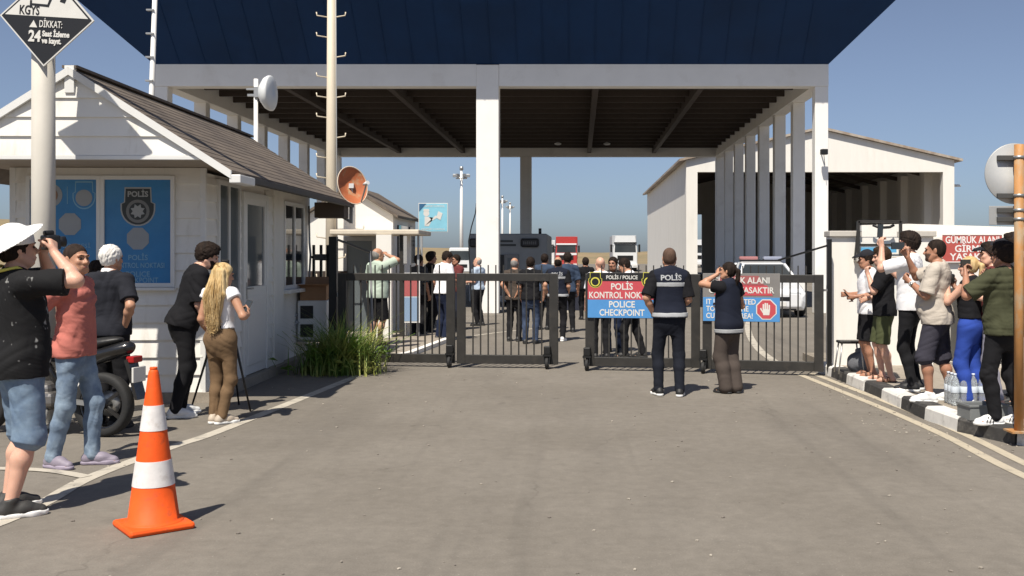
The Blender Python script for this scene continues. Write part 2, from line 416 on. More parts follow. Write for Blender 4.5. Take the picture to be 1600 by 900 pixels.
    b.cap(hp(0, .090, .012), hp(0, .112, -.026), .009 * s, .0135 * s, k=.012); b.cap(hp(-.014, .098, -.030), hp(.014, .098, -.030), .009 * s, k=.01)
    b.cap(hp(-.020, .088, -.058), hp(.020, .088, -.058), .0085 * s, k=.008); b.cap(hp(-.017, .086, -.070), hp(.017, .086, -.070), .009 * s, k=.008)
    b.cap(hp(-.022, .101, -.0635), hp(.022, .101, -.0635), .0045 * s, k=.004, op='sub')
    to_obj('body', b.mesh(), MT[skin], root)
    # -- face details
    if face:
        for sg in (-1, 1):
            f = MB(); c = Vector(hp(sg * .031, .083, .006)); M = Matrix.Translation(c) @ Matrix(Rh.tolist()).to_4x4() @ Matrix.Diagonal((.014 * s, .008 * s, .0085 * s, 1))
            bb = bmesh.new(); bmesh.ops.create_icosphere(bb, subdivisions=2, radius=1.0); f.merge(bb, M)
            f.build('eye', MT['eye'], root)
        for sg in (-1, 1):
            f = MB(); f.tube([hp(sg * .013, .0985, .027), hp(sg * .030, .0975, .033), hp(sg * .050, .083, .027)], [.0035 * s, .0045 * s, .002 * s], 6)
            f.build('eyebrow', MT[hair[0] if hair[0] not in ('hair_white', 'hair_none') else 'hair_grey'], root)
        f = MB(); f.tube([hp(-.024, .088, -.063), hp(-.010, .0965, -.061), hp(.010, .0965, -.061), hp(.024, .088, -.063)], [.002 * s, .005 * s, .005 * s, .002 * s], 6)
        f.build('lips', MT['lips'], root)
    # -- hair
    hl, hh_ = hc - .2, hc + .2; hh = min(h, .0075)
    kind = hair[1]
    if kind != 'none':
        if kind in ('long', 'tail'): hl = hl - V3(0.1, 0.1, .42)
        g = Field(hl - .05, hh_ + .05, hh); th = {'short': .012, 'buzz': .0025, 'full': .020, 'long': .016, 'tail': .010, 'bald': .003}[kind]
        nrm = unit(Rh @ V3(0, .62, -.78)); pl = hp(0, .078, .070) if kind != 'bald' else hp(0, -.02, .02)
        clips = [(pl, nrm)]
        # face front plane, and a lower band over ears to nape
        g.ell(hp(0, -.018, .040), (V3(.077, .097, .088) * hs + th) * s, Rh, k=0, clip=[(hp(0, .073, .066), unit(Rh @ V3(0, .75, -.66)))] if kind != 'bald' else [(hp(0, -.03, .03), unit(Rh @ V3(0, .55, .83)))])
        g.ell(hp(0, -.03, .005), (V3(.074, .080, .082) * hs + th * .7) * s, Rh, k=.012, clip=[(hp(0, .012, .0), unit(Rh @ V3(0, 1, -.15))), (hp(0, -.03, -.055), unit(Rh @ V3(0, .25, -1)))] + ([(hp(0, 0, .02), unit(Rh @ V3(0, 0, 1)))] if kind == 'bald' else []))
        if kind in ('short', 'full') and h < .0085:
            rs = np.random.RandomState(seed + 50); cn, cp = unit(Rh @ V3(0, .75, -.66)), hp(0, .073, .066); cnt = 0; hc0 = hp(0, -.018, .040)
            for _ in range(900):
                u = unit(rs.randn(3)); pt = hc0 + (Rh @ (u * (V3(.077, .097, .088) * hs + th * .8))) * s; dd_ = (pt - cp) @ cn
                edge = -.030 < dd_ < .004
                if dd_ > .004 or (not edge and rs.rand() > .35): continue
                tg = Rh @ V3(.25 * u[0] + .25 * rs.randn(), (.5 if u[1] > .3 and kind == 'full' else -.35) + .3 * rs.randn(), -.8 if u[2] < .6 else -.1 + .3 * rs.randn()); un = Rh @ u; tg = unit(tg - un * (tg @ un) * .85)
                g.cap(pt, pt + tg * (.020 + .012 * rs.rand()) * s, .0075 * s, .0040 * s, k=.003); cnt += 1
                if cnt > 190: break
        if kind == 'full': g.ell(hp(0, .02, .110), V3(.062, .075, .035) * s, Rh, k=.02)
        if kind == 'long':
            dn = V3(0, 0, -1); bk = Rt @ V3(0, -.13, 0)
            for xo, ln in ((-.075, .32), (-.045, .37), (-.01, .38), (.03, .36), (.065, .32), (.08, .26)):
                a0 = hp(xo, -.075, .03); a1 = tf(xo * 1.15, -.120, .44); a2 = tf(xo * .95, -.130, .44 - ln * .5); a3 = tf(xo * .8, -.120, .44 - ln * .9)
                g.cap(a0, a1, .034 * s, .034 * s, k=.02); g.cap(a1, a2, .034 * s, .027 * s, k=.02); g.cap(a2, a3, .027 * s, .008 * s, k=.02)
            for sg in (-1, 1): g.cap(hp(sg * .078, -.01, .03), tf(sg * .085, -.06, .47), .026 * s, .03 * s, k=.02)
            rs = np.random.RandomState(seed); hm = MB()
            for _ in range(760):
                xo = rs.uniform(-.085, .088); ln = (.41 - .9 * abs(xo)) * rs.uniform(.8, 1.05); yo = rs.uniform(-.010, .022); j = lambda q: V3(*(rs.randn(3) * q * s))
                top_ = hp(xo * .6, -.055 - rs.uniform(0, .05), .125 - abs(xo) * .5) + j(.004); a0 = hp(xo * 1.02, -.098 - yo * .5 + abs(xo) * .35, .03) + j(.004); a1 = tf(xo * 1.2, -.148 - yo, .44) + j(.007); a2 = tf(xo * .98, -.152 - yo, .44 - ln * .5) + j(.009); a3 = tf(xo * .82, -.138 - yo, .44 - ln * .93) + j(.013); a4 = tf(xo * .80, -.132 - yo, .44 - ln) + j(.016)
                hm.tube(smooth3([top_, a0, a1, a2, a3, a4]), .0017 * s, 4, False)
            to_strands = hm
        if kind == 'tail':
            a0 = hp(0, -.11, .05); a1 = hp(0, -.155, .02); a2 = hp(0, -.15, -.09); a3 = hp(0, -.13, -.22)
            g.cap(a0, a1, .02 * s, .03 * s, k=.01); g.cap(a1, a2, .03 * s, .032 * s, k=.01); g.cap(a2, a3, .032 * s, .008 * s, k=.01)
        if kind == 'long': to_strands.build('hair_strands', MT[hair[0]], root)
        to_obj('hair', g.mesh(), MT[hair[0]], root, fold=(.0022 * s, 30, seed, dict(warp=.12, dirs=[(1, .1, .03), (.2, 1, .03), (1, -.8, .02), (.7, .7, .04)])) if kind in ('long', 'tail') else (.0030 * s if kind not in ('buzz', 'bald') else .0005, 20, seed))
    if beard:
        g = Field(hc - .16, hc + .16, min(h, .007)); cl = [(hp(0, .0, -.040), unit(Rh @ V3(0, -.30, 1)))]
        g.ell(hp(0, .034, -.040), V3(.0665, .068, .083) * s, Rh, k=0, clip=cl + [(hp(0, -.02, -.04), Rh @ V3(0, -1, 0))]); g.cap(hp(-.03, .05, -.085), hp(.03, .05, -.085), .030 * s, k=.02, clip=cl); g.cap(hp(0, .082, -.092), hp(0, .085, -.09), .019 * s, k=.02)
        g.cap(hp(-.02, .097, -.046), hp(.02, .097, -.046), .007 * s, k=.01)
        g.cap(hp(-.026, .105, -.060), hp(.026, .105, -.060), .008 * s, k=.004, op='sub')
        to_obj('beard', g.mesh(), MT[beard], root, fold=(.001, 30, seed))
    # -- top
    tm, sl, hem = top[:3]; loose = top[3] if len(top) > 3 else 0.0
    cfold = .0040 * fold
    def garment(hem_, add, sleeve, smat, name, zc=.515, extra=None, bl=0.0):
        g = Field(lo, hi, h); P = [list(p) for p in T]
        for p in P:
            z = p[0] / s
            if z < .34 and not fem: p[1] = max(p[1], (.158 + bl) * s * wide); p[2] = max(p[2], (.104 + bl) * s * (1 + (wide - 1) * .8))
            if z < .10 and hem_ < .02: p[1] += .016 * s; p[2] += .016 * s
            if z < .34 and fem and loose: p[1] = max(p[1], (.13 + loose) * s); p[2] = max(p[2], (.10 + loose) * s)
        P.insert(0, [hem_ * s - .03, P[0][1] if not fem or hem_ < -.1 else P[1][1], P[0][2], P[0][3]]) if hem_ * s - .03 < P[0][0] else None
        g.prof(pel, Rt, P, k=.02, z0=hem_ * s, z1=zc * s, add=add)
        for sg in (-1, 1): g.cap(tf(0, -.02, .495), tf(sg * sw * .92, -.012, .448), .05 * R_ + add, .052 * R_ + add, k=.04)
        for sh, el, wr, hd, pn, curl, sg in arms:
            if sleeve <= 0: continue
            tot = up + fo; L = sleeve * tot
            if L <= up:
                e = sh + (el - sh) * min(1, L / up); dr = unit(el - sh); g.cap(sh, sh + dr * (L + .05), .058 * R_ + add, (.056 + .012) * R_ + add, k=.035, clip=[(e, dr)])
            else:
                g.cap(sh, el, .058 * R_ + add, .046 * R_ + add, k=.035); dr = unit(wr - el); e = el + dr * (L - up)
                g.cap(el, e + dr * .04, .046 * R_ + add, .036 * R_ + add, k=.02, clip=[(e, dr)])
        g.ell(tf(0, .012, .545), V3(.066, .07, .055) * s, Rt, k=0, op='sub')
        return to_obj(name, g.mesh(), smat, root, fold=(cfold if name != 'vest' else cfold * .6, 5.6 / s, seed, dict(warp=.55, dirs=[(1, .3, .7), (-1, .3, .7), (.3, 1, .8), (.2, .2, 1)])))
    garment(hem, .012 + loose * .3, sl, MT[tm], 'shirt', bl=loose)
    if collar:
        g = Field(lo, hi, h); g.cap(tf(0, -.022, .505), tf(0, -.012, .555), .074 * s, .066 * s, k=0, clip=[(tf(0, -.03, .555), Rt @ V3(0, .25, .97)), (tf(0, 0, .50), Rt @ V3(0, 0, -1))])
        g.cap(tf(0, -.018, .48), tf(0, .0, .60), .062 * s, .060 * s, k=0, op='sub'); to_obj('collar', g.mesh(), MT[collar], root)
    if vest:
        garment(vest[1], .026, 0, MT[vest[0]], 'vest', zc=.49)
        for zz in vest[2]:
            g = Field(lo, hi, h); P = [list(p) for p in T]
            for p in P:
                if p[0] / s < .34 and not fem: p[1] = max(p[1], .158 * s * wide); p[2] = max(p[2], .104 * s * (1 + (wide - 1) * .8))
            g.prof(pel, Rt, P, k=0, z0=(zz - .026) * s, z1=(zz + .026) * s, add=.031 + (.017 if zz < .1 else 0)); to_obj('reflective_strip', g.mesh(), MT['reflective'], root, fold=(cfold * .6, 5.6 / s, seed, dict(warp=.55, dirs=[(1, .3, .7), (-1, .3, .7), (.3, 1, .8), (.2, .2, 1)])))
    # -- bottom
    bm_, ln, lo_ = bottom[:3]; g = Field(lo, hi, h); wz = .075 if fem else .04
    if len(bottom) > 3: wz = bottom[3]
    P = [list(p) for p in T]
    Pb = [[-.26 * s, .07 * s, .05 * s, -.004 * s], [-.19 * s, .125 * s * wide, .088 * s, -.008 * s]] + P
    g.prof(pel, Rt if abs(lean) < 12 else Rp, Pb, k=.05, z0=-.25 * s, z1=wz * s, add=.008)
    for hj, kn, an, Rf in legs:
        tot = L1 + L2; L = ln * tot; a_ = (.088 + lo_ * .35) * R_; bk = (.062 + lo_ * .8) * R_; cf = (.046 + lo_ * 1.1) * R_
        if L <= L1 + .03:
            dr = unit(kn - hj); e = hj + dr * L; g.cap(hj, kn + dr * .03, a_ + .004, max(bk, a_ * .86), k=.045, clip=[(e, dr)])
        elif L < tot * .8:
            dr = unit(an - kn); e = kn + dr * (L - L1); g.cap(hj, kn, a_, bk + .002, k=.045); g.cap(kn, an, bk + .002, bk + .006, k=.03, clip=[(e, dr)])
        else:
            dr = unit(an - kn); e = kn + dr * (L - L1 + .01); m = kn + (an - kn) * .35 - Rf @ V3(0, .01, 0)
            g.cap(hj, kn, a_, bk, k=.045); g.cap(kn, m, bk, max(.062 * R_, (bk + cf) / 2), k=.03); g.cap(m, an, max(.060 * R_, (bk + cf) / 2), cf, k=.03, clip=[(e + dr * .035, dr)])
    to_obj('trousers' if ln > .7 else 'shorts', g.mesh(), MT[bm_], root, fold=(cfold * .46, 6.5 / s, seed + 3, dict(warp=.6, dirs=[(.6, .2, .8), (.5, .6, .6), (-.7, .3, .7), (.4, -.7, .7)])))
    if belt:
        g = Field(lo, hi, h); g.prof(pel, Rt, P, k=0, z0=(wz - .035) * s, z1=(wz + .004) * s, add=.011); to_obj('belt', g.mesh(), MT[belt], root)
    # -- shoes
    for hj, kn, an, Rf in legs:
        fz = an[2] - .085 * s; an_ = V3(an[0], an[1], fz); q = lambda x, y, z: an_ + Rf @ (V3(x, y, z) * s)
        sg = Field(an_ - V3(.3, .3, .03), an_ + V3(.3, .3, .2), min(h, .0075)); zc = [(q(0, 0, .022), V3(0, 0, -1))]
        so_ = Field(an_ - V3(.3, .3, .03), an_ + V3(.3, .3, .2), min(h, .0075)); zs = [(q(0, 0, .002), V3(0, 0, -1)), (q(0, 0, .030), V3(0, 0, 1))]
        if shoes[0] == 'sandal':
            for y0, x0 in ((.03, 0), (.11, 0)): sg.cap(q(-.04, y0, .03), q(.04, y0 + .01, .03), .036 * s, k=.005)
            for y0 in (.03, .11): pass
            sg.F = np.maximum(sg.F, -9)
            so_.cap(q(0, -.045, .02), q(0, .14, .02), .042 * s, .048 * s, k=.01, clip=[(q(0, 0, .002), V3(0, 0, -1)), (q(0, 0, .018), V3(0, 0, 1))])
            g2 = Field(an_ - V3(.3, .3, .03), an_ + V3(.3, .3, .2), min(h, .0075))
            for y0 in (.045, .115): g2.cap(q(-.03, y0, .034), q(.03, y0, .034), .040 * s, k=0, clip=[(q(0, y0 + .014, 0), Rf @ V3(0, 1, 0)), (q(0, y0 - .014, 0), Rf @ V3(0, -1, 0)), (q(0, 0, .016), V3(0, 0, -1))])
            sb = to_obj('sandal', g2.mesh(), MT['leather_brown'], root); to_obj('sole', so_.mesh(), MT['leather_brown'], sb)
        else:
            sg.cap(an + V3(0, 0, .02), q(0, -.035, .05), .047 * s, .040 * s, k=.02, clip=zc + [(q(0, -.01, .118), unit(Rf @ V3(0, -.25, 1)))]); sg.cap(q(0, -.035, .045), q(0, .08, .050), .038 * s, .042 * s, k=.03, clip=zc)
            sg.cap(q(0, .07, .045), q(.0, .165, .030), .046 * s, .034 * s, k=.03, clip=zc)
            so_.cap(q(0, -.045, .02), q(0, .12, .02), .043 * s, .050 * s, k=.01, clip=zs); so_.cap(q(0, .12, .02), q(0, .172, .02), .049 * s, .036 * s, k=.02, clip=zs)
            sb = to_obj('shoe', sg.mesh(), MT[shoes[0]], root, fold=(.001, 14, seed)); to_obj('sole', so_.mesh(), MT[shoes[1]], sb)
    # -- hat
    if hat:
        g = Field(hc - .30, hc + .30, hh)
        if hat[1] == 'cap':
            g.ell(hp(0, -.018, .052), (V3(.077, .097, .085) + .016) * s, Rh, k=0, clip=[(hp(0, 0, .052), unit(Rh @ V3(0, -.12, -1)))])
            g.ell(hp(0, .100, .056), V3(.070, .085, .03) * s, Rh @ rotm('X', -12), k=.004, shell=.004, clip=[(hp(0, 0, .054), unit(Rh @ V3(0, -.1, -1))), (hp(0, .09, .06), Rh @ V3(0, -1, 0))])
        else:
            g.ell(hp(0, -.018, .052), (V3(.077, .097, .092) + .024) * s, Rh, k=0, clip=[(hp(0, 0, .03), unit(Rh @ V3(0, -.0, -1)))])
            X = None
            Rb = Rh @ rotm('X', hat[2] if len(hat) > 2 else 0)
            g.ell(hp(0, -.028, .030), V3(.195, .225, .060) * s, Rb, k=.02, shell=.0055, clip=[(hp(0, -.028, .052), unit(Rb @ V3(0, 0, -1)))]); g.ell(hp(0, -.018, .040), (V3(.077, .097, .088) + .008) * s, Rh, k=0, op='sub', clip=[(hp(0, 0, .05), unit(Rh @ V3(0, 0, 1)))]); g.ell(hp(0, -.16, -.03), V3(.11, .018, .075) * s, Rb @ rotm('X', -22), k=.02)
        to_obj('hat', g.mesh(), MT[hat[0]], root, fold=(.0025, 9, seed))
    Mw = Matrix.Translation(Vector(loc)) @ Matrix.Rotation(radians(yaw), 4, 'Z')
    W = lambda v: Mw @ Vector(v)
    out = dict(root=root, M=Mw, yaw=yaw, s=s, arms=[dict(sh=W(a[0]), el=W(a[1]), wr=W(a[2]), hd=Mw.to_3x3() @ Vector(a[3]), pn=Mw.to_3x3() @ Vector(a[4]), palm=W(a[2] + a[3] * .085 * s + a[4] * .022 * s)) for a in arms], head=W(hc), hp=lambda x, y, z: W(hp(x, y, z)), tf=lambda x, y, z: W(tf(x, y, z)), Rh=Mw.to_3x3() @ Matrix(Rh.tolist()), Rt=Mw.to_3x3() @ Matrix(Rt.tolist()), local=(pel, Rt, T), legs=legs)
    return out

SK = lambda n, c: MT.__setitem__(n, mat(n, c, .48, sss=.12, var=.07, vscale=14, bump=.04, bscale=120, spec=.35))
SK('skin_a', (.56, .31, .21)); SK('skin_b', (.46, .245, .155)); SK('skin_c', (.62, .36, .26)); SK('skin_d', (.38, .19, .12))
CL = lambda n, c, **k: MT.__setitem__(n, mat(n, c, k.pop('rough', .9), spec=.2, var=k.pop('var', .08), vscale=k.pop('vscale', 5), bump=k.pop('bump', .12), bscale=k.pop('bscale', 220), **k))
CL('cloth_black', (.012, .012, .014)); CL('shirt_black', (.010, .010, .012)); CL('polo_black', (.017, .018, .024)); CL('cloth_navy', (.012, .018, .042)); CL('vest_navy', (.012, .015, .027))
CL('cloth_officer', (.011, .013, .020)); CL('shirt_salmon', (.47, .155, .125)); CL('jeans', (.15, .205, .285), col2=(.26, .33, .40), mixscale=5, mixlo=.42, mixhi=.66, var=.15); CL('denim_dark', (.125, .18, .26), col2=(.21, .285, .365), mixscale=6, mixlo=.4, mixhi=.7, var=.15)
CL('shirt_white', (.78, .78, .80)); CL('shirt_beige', (.47, .42, .36)); CL('shirt_olive', (.055, .058, .032)); CL('shorts_olive', (.075, .085, .04)); CL('shorts_grey', (.045, .043, .058)); CL('trousers_brown', (.165, .105, .058)); CL('trousers_taupe', (.075, .060, .052))
CL('trousers_blue', (.028, .065, .32)); CL('shirt_mint', (.42, .50, .42)); CL('shirt_lightblue', (.45, .54, .66)); CL('shirt_maroon', (.12, .03, .03)); CL('shirt_brown', (.07, .055, .045)); CL('shirt_bluegrey', (.04, .06, .10)); CL('trousers_lilac', (.30, .29, .34)); CL('shirt_charcoal', (.05, .05, .055))
CL('reflective', (.36, .37, .38), rough=.5); CL('hat_white', (.80, .80, .78)); CL('cap_dark', (.02, .02, .025)); CL('collar_white', (.75, .75, .75))
HR = lambda n, c, c2: MT.__setitem__(n, mat(n, c, .75, spec=.12, col2=c2, mixscale=30, mixlo=.35, mixhi=.65, bump=.5, bscale=90, stretch=(1, 1, .18)))
HR('hair_dark', (.012, .009, .008), (.030, .020, .015)); HR('hair_brown', (.030, .017, .010), (.055, .033, .02)); HR('hair_blonde', (.42, .27, .11), (.66, .50, .27)); HR('hair_white', (.66, .63, .58), (.80, .78, .74)); HR('hair_grey', (.20, .19, .18), (.34, .33, .31)); HR('hair_buzz', (.085, .052, .038), (.12, .075, .055)); HR('hair_cropped', (.022, .015, .012), (.045, .030, .024))
MT['eye'] = mat('eye', (.06, .04, .03), .2); MT['lips'] = mat('lips', (.36, .13, .10), .5)
for n, c in (('shoe_white', (.75, .75, .74)), ('sole_white', (.78, .78, .76)), ('shoe_black', (.015, .015, .016)), ('sole_black', (.02, .02, .02)), ('shoe_mauve', (.23, .20, .25)), ('sole_mauve', (.30, .26, .33)), ('shoe_darkgrey', (.035, .034, .032)), ('shoe_beige', (.45, .38, .30)), ('leather_brown', (.10, .045, .025))):
    MT[n] = mat(n, c, .6, var=.06, vscale=20, bump=.08, bscale=150)
MT['shirt_print'] = mat('shirt_print', (.012, .012, .013), .85, spec=.2, col2=(.30, .30, .29), mixscale=13, mixlo=.66, mixhi=.72, detail=2, bump=.12, bscale=200, stretch=(1, 1, .8))
CL('denim_navy', (.030, .045, .085), col2=(.05, .07, .12), mixscale=5)
# ------------------------------------------------------------------ materials of the place
M_asphalt = bpy.data.materials.new('asphalt'); M_asphalt.use_nodes = True
def asphalt_nodes(m, base, patch_, dark):
    t = m.node_tree; N = t.nodes; L = t.links; b = N['Principled BSDF']; b.inputs['Roughness'].default_value = .88; b.inputs['Specular IOR Level'].default_value = .25
    tc = N.new('ShaderNodeTexCoord')
    def noise(sc, det=6, rough=.6, stretch=None):
        n = N.new('ShaderNodeTexNoise'); n.inputs['Scale'].default_value = sc; n.inputs['Detail'].default_value = det; n.inputs['Roughness'].default_value = rough
        if stretch:
            mp = N.new('ShaderNodeMapping'); mp.inputs['Scale'].default_value = stretch; L.new(tc.outputs['Object'], mp.inputs[0]); L.new(mp.outputs[0], n.inputs['Vector'])
        else: L.new(tc.outputs['Object'], n.inputs['Vector'])
        return n.outputs[0]
    def rng(v, a, b_, c=0., d=1.):
        r = N.new('ShaderNodeMapRange'); r.inputs[1].default_value = a; r.inputs[2].default_value = b_; r.inputs[3].default_value = c; r.inputs[4].default_value = d; L.new(v, r.inputs[0]); return r.outputs[0]
    def mix(f, a, b_, mode='MIX'):
        x = N.new('ShaderNodeMix'); x.data_type = 'RGBA'; x.blend_type = mode
        if isinstance(f, float): x.inputs[0].default_value = f
        else: L.new(f, x.inputs[0])
        for k, v in ((6, a), (7, b_)):
            if isinstance(v, tuple): x.inputs[k].default_value = (*v, 1)
            else: L.new(v, x.inputs[k])
        return x.outputs[2]
    c = mix(rng(noise(.45, 7, .7), .38, .62), base, patch_)
    c = mix(rng(noise(1.0, 5, .6, (.9, .16, 1)), .5, .72, 0, .55), c, dark)
    c = mix(1.0, c, rng(noise(90, 3, .7), .25, .75, .84, 1.16), 'MULTIPLY')
    c = mix(1.0, c, rng(noise(9, 8, .75), .3, .7, .86, 1.13), 'MULTIPLY')
    v = N.new('ShaderNodeTexVoronoi'); v.feature = 'DISTANCE_TO_EDGE'; v.inputs['Scale'].default_value = .33
    mp = N.new('ShaderNodeMapping'); L.new(tc.outputs['Object'], mp.inputs[0]); 
    wn = N.new('ShaderNodeTexNoise'); wn.inputs['Scale'].default_value = 1.6; wn.inputs['Detail'].default_value = 5; L.new(tc.outputs['Object'], wn.inputs['Vector'])
    ad = N.new('ShaderNodeVectorMath'); ad.operation = 'MULTIPLY_ADD'; L.new(wn.outputs[1], ad.inputs[0]); ad.inputs[1].default_value = (.9, .9, .9); L.new(mp.outputs[0], ad.inputs[2]); L.new(ad.outputs[0], v.inputs['Vector'])
    crack = rng(v.outputs['Distance'], .0, .005, .28, 0.); crack_m = N.new('ShaderNodeMath'); crack_m.operation = 'MULTIPLY'; L.new(crack, crack_m.inputs[0]); L.new(rng(noise(.5, 2), .52, .6), crack_m.inputs[1])
    c = mix(crack_m.outputs[0], c, (.03, .028, .025))
    c = mix(rng(noise(.8, 3, .5, (3.2, .10, 1)), .58, .74, 0, .35), c, (.085, .077, .068))
    c = mix(rng(noise(.55, 4, .6), .66, .74, 0, .45), c, (.075, .068, .06))
    c = mix(rng(noise(2.6, 3, .5), .70, .76, 0, .4), c, (.07, .063, .055))
    sp = rng(noise(55, 2, .5), .70, .74, 0, .5); c = mix(sp, c, (.42, .39, .34))
    L.new(c, b.inputs['Base Color'])
    bp = N.new('ShaderNodeBump'); bp.inputs['Strength'].default_value = .35; bp.inputs['Distance'].default_value = .006; L.new(noise(130, 3, .7), bp.inputs['Height']); L.new(bp.outputs[0], b.inputs['Normal'])
asphalt_nodes(M_asphalt, (.168, .150, .126), (.200, .180, .153), (.128, .115, .099))
M_conc = bpy.data.materials.new('pavement_concrete'); M_conc.use_nodes = True; asphalt_nodes(M_conc, (.27, .235, .19), (.33, .29, .24), (.20, .18, .15))
M_earth = mat('dry_earth', (.27, .195, .105), .95, col2=(.20, .16, .085), mixscale=.03, mixlo=.4, mixhi=.6, var=.15, vscale=.4)
def paint_mat(name, c, wear_to, lo, hi):
    return mat(name, c, .8, col2=wear_to, mixscale=5.0, mixlo=lo, mixhi=hi, var=.10, vscale=20, detail=9)
M_line = paint_mat('worn_line_paint', (.46, .42, .35), (.20, .185, .16), .50, .68)
M_lineY = paint_mat('worn_yellowish_line_paint', (.44, .385, .29), (.22, .20, .165), .55, .72)
M_white = mat('white_paint', (.84, .825, .79), .7, var=.04, vscale=1.2, col2=(.70, .67, .62), mixscale=.9, mixlo=.55, mixhi=.8)
M_whitewall = mat('white_plaster', (.78, .755, .70), .85, var=.04, vscale=2, bump=.08, bscale=30, col2=(.70, .67, .61), mixscale=2.1, mixlo=.55, mixhi=.85, stretch=(1, 1, .22))
M_upvc = mat('white_frame_plastic', (.72, .72, .70), .35, var=.02)
M_siding = mat('white_siding', (.78, .765, .72), .55, var=.05, vscale=3, col2=(.52, .48, .41), mixscale=4.2, mixlo=.56, mixhi=.85, stretch=(1, 1, .25))
M_navy = mat('navy_sheet', (.0034, .031, .105), .6, spec=.25, var=.10, vscale=.6, col2=(.003, .027, .090), mixscale=.5)
M_dark = mat('dark_ceiling', (.040, .028, .022), .9, var=.2, vscale=2)
M_darkbeam = mat('dark_steel', (.060, .045, .036), .7, var=.1)
M_gate = mat('gate_paint', (.030, .028, .025), .42, var=.2, vscale=6, col2=(.055, .048, .04), mixscale=7, mixlo=.56, mixhi=.8, bump=.05, bscale=60)
M_black = mat('black_paint', (.010, .010, .010), .4, var=.1)
M_rubber = mat('rubber', (.016, .016, .016), .75, var=.12, vscale=20, bump=.15, bscale=70)
M_steel = mat('galvanised_steel', (.42, .42, .41), .42, metal=.75, var=.08, vscale=8)
M_glass = mat('window_glass', (.035, .042, .048), .06, spec=.7)
M_glass_l = mat('pale_window_glass', (.12, .14, .15), .08, spec=.7)
M_roof = mat('brown_shingle', (.140, .112, .088), .85, var=.22, vscale=9, bump=.25, bscale=55, col2=(.10, .080, .065), mixscale=1.4, stretch=(1, .5, 1))
M_grey = mat('light_grey_paint', (.33, .335, .34), .6, var=.06)

# ------------------------------------------------------------------ ground, yard, markings, kerb
MB().quad((-3000, -200, -.012), (3000, -200, -.012), (3000, 4000, -.012), (-3000, 4000, -.012)).build('ground', M_earth).__setitem__('kind', 'structure')
MB().quad((-60, -25, 0), (60, -25, 0), (60, 190, 0), (-60, 190, 0)).build('asphalt_road', M_asphalt).__setitem__('kind', 'structure')
def ribbon(name, pts, width, z, m, closed=False):
    b = MB(); P = [Vector((p[0], p[1], 0)) for p in pts]; L_, R_ = [], []
    for i, p in enumerate(P):
        t = (P[min(i + 1, len(P) - 1)] - P[max(i - 1, 0)]).normalized(); n = Vector((-t.y, t.x, 0)) * width / 2
        L_.append(p + n + Vector((0, 0, z))); R_.append(p - n + Vector((0, 0, z)))
    for i in range(len(P) - 1): b.quad(R_[i], R_[i + 1], L_[i + 1], L_[i])
    o = b.build(name, m); o['kind'] = 'structure'; return o
def smooth_path(P, n=8):
    P = [Vector((p[0], p[1], 0)) for p in P]; out = []
    for i in range(len(P) - 1):
        a, b, c, d = P[max(i - 1, 0)], P[i], P[i + 1], P[min(i + 2, len(P) - 1)]
        for k in range(n):
            t = k / n; out.append(.5 * ((2 * b) + (c - a) * t + (2 * a - 5 * b + 4 * c - d) * t * t + (-a + 3 * b - 3 * c + d) * t ** 3))
    out.append(P[-1]); return out
lp = [(-4.1, 4.2)] + [tuple(gp(x, y).xy) for x, y in ((0, 817), (139, 747), (271, 698), (355, 669), (560, 587))]
ribbon('edge_line', smooth_path(lp), .13, .004, M_line)
ribbon('side_line', smooth_path([(-6.2, 8.55), (-5.2, 8.2), tuple(gp(60, 735).xy), tuple(gp(135, 746).xy)]), .10, .007, M_line)
rl = [tuple(gp(x, y).xy) for x, y in ((1246, 584), (1330, 618), (1400, 647), (1480, 683), (1600, 744))] + [(3.6, 6.3), (4.6, 5.0)]
ribbon('double_line', smooth_path(rl), .10, .004, M_lineY)
ribbon('double_line', [p + Vector((.22, .02, 0)) for p in smooth_path(rl)], .10, .004, M_lineY)
ribbon('yard_line', smooth_path([tuple(gp(x, y).xy) for x, y in ((1232, 578), (1212, 566), (1185, 545), (1170, 520), (1172, 500), (1195, 486))]), .14, .004, M_line)
ribbon('yard_line', smooth_path([tuple(gp(x, y).xy) for x, y in ((640, 552), (700, 532), (760, 522), (850, 512))]), .10, .004, M_line)
ribbon('yard_line', smooth_path([(-.35, 30), (-.3, 44), (-.2, 70), (-.1, 110)]), .14, .004, M_line)
# inner concrete pad with pale kerb on the left behind the gate
pad = [Vector((-3.25, 16.1, 0)), gp(640, 556), gp(700, 533), gp(690, 522), gp(600, 520), Vector((-6.5, 21, 0)), Vector((-6.5, 16.1, 0))]
b = MB(); n = len(pad); b.prism([(p.x, p.y) for p in pad], Matrix.Identity(4), 0, .06); b.build('inner_pavement', M_conc)['kind'] = 'structure'
b = MB()
for i in range(2): b.bar(pad[i] + Vector((0, 0, .03)), pad[i + 1] + Vector((0, 0, .03)), .12, .08)
b.build('inner_kerb', M_whitewall)['kind'] = 'structure'
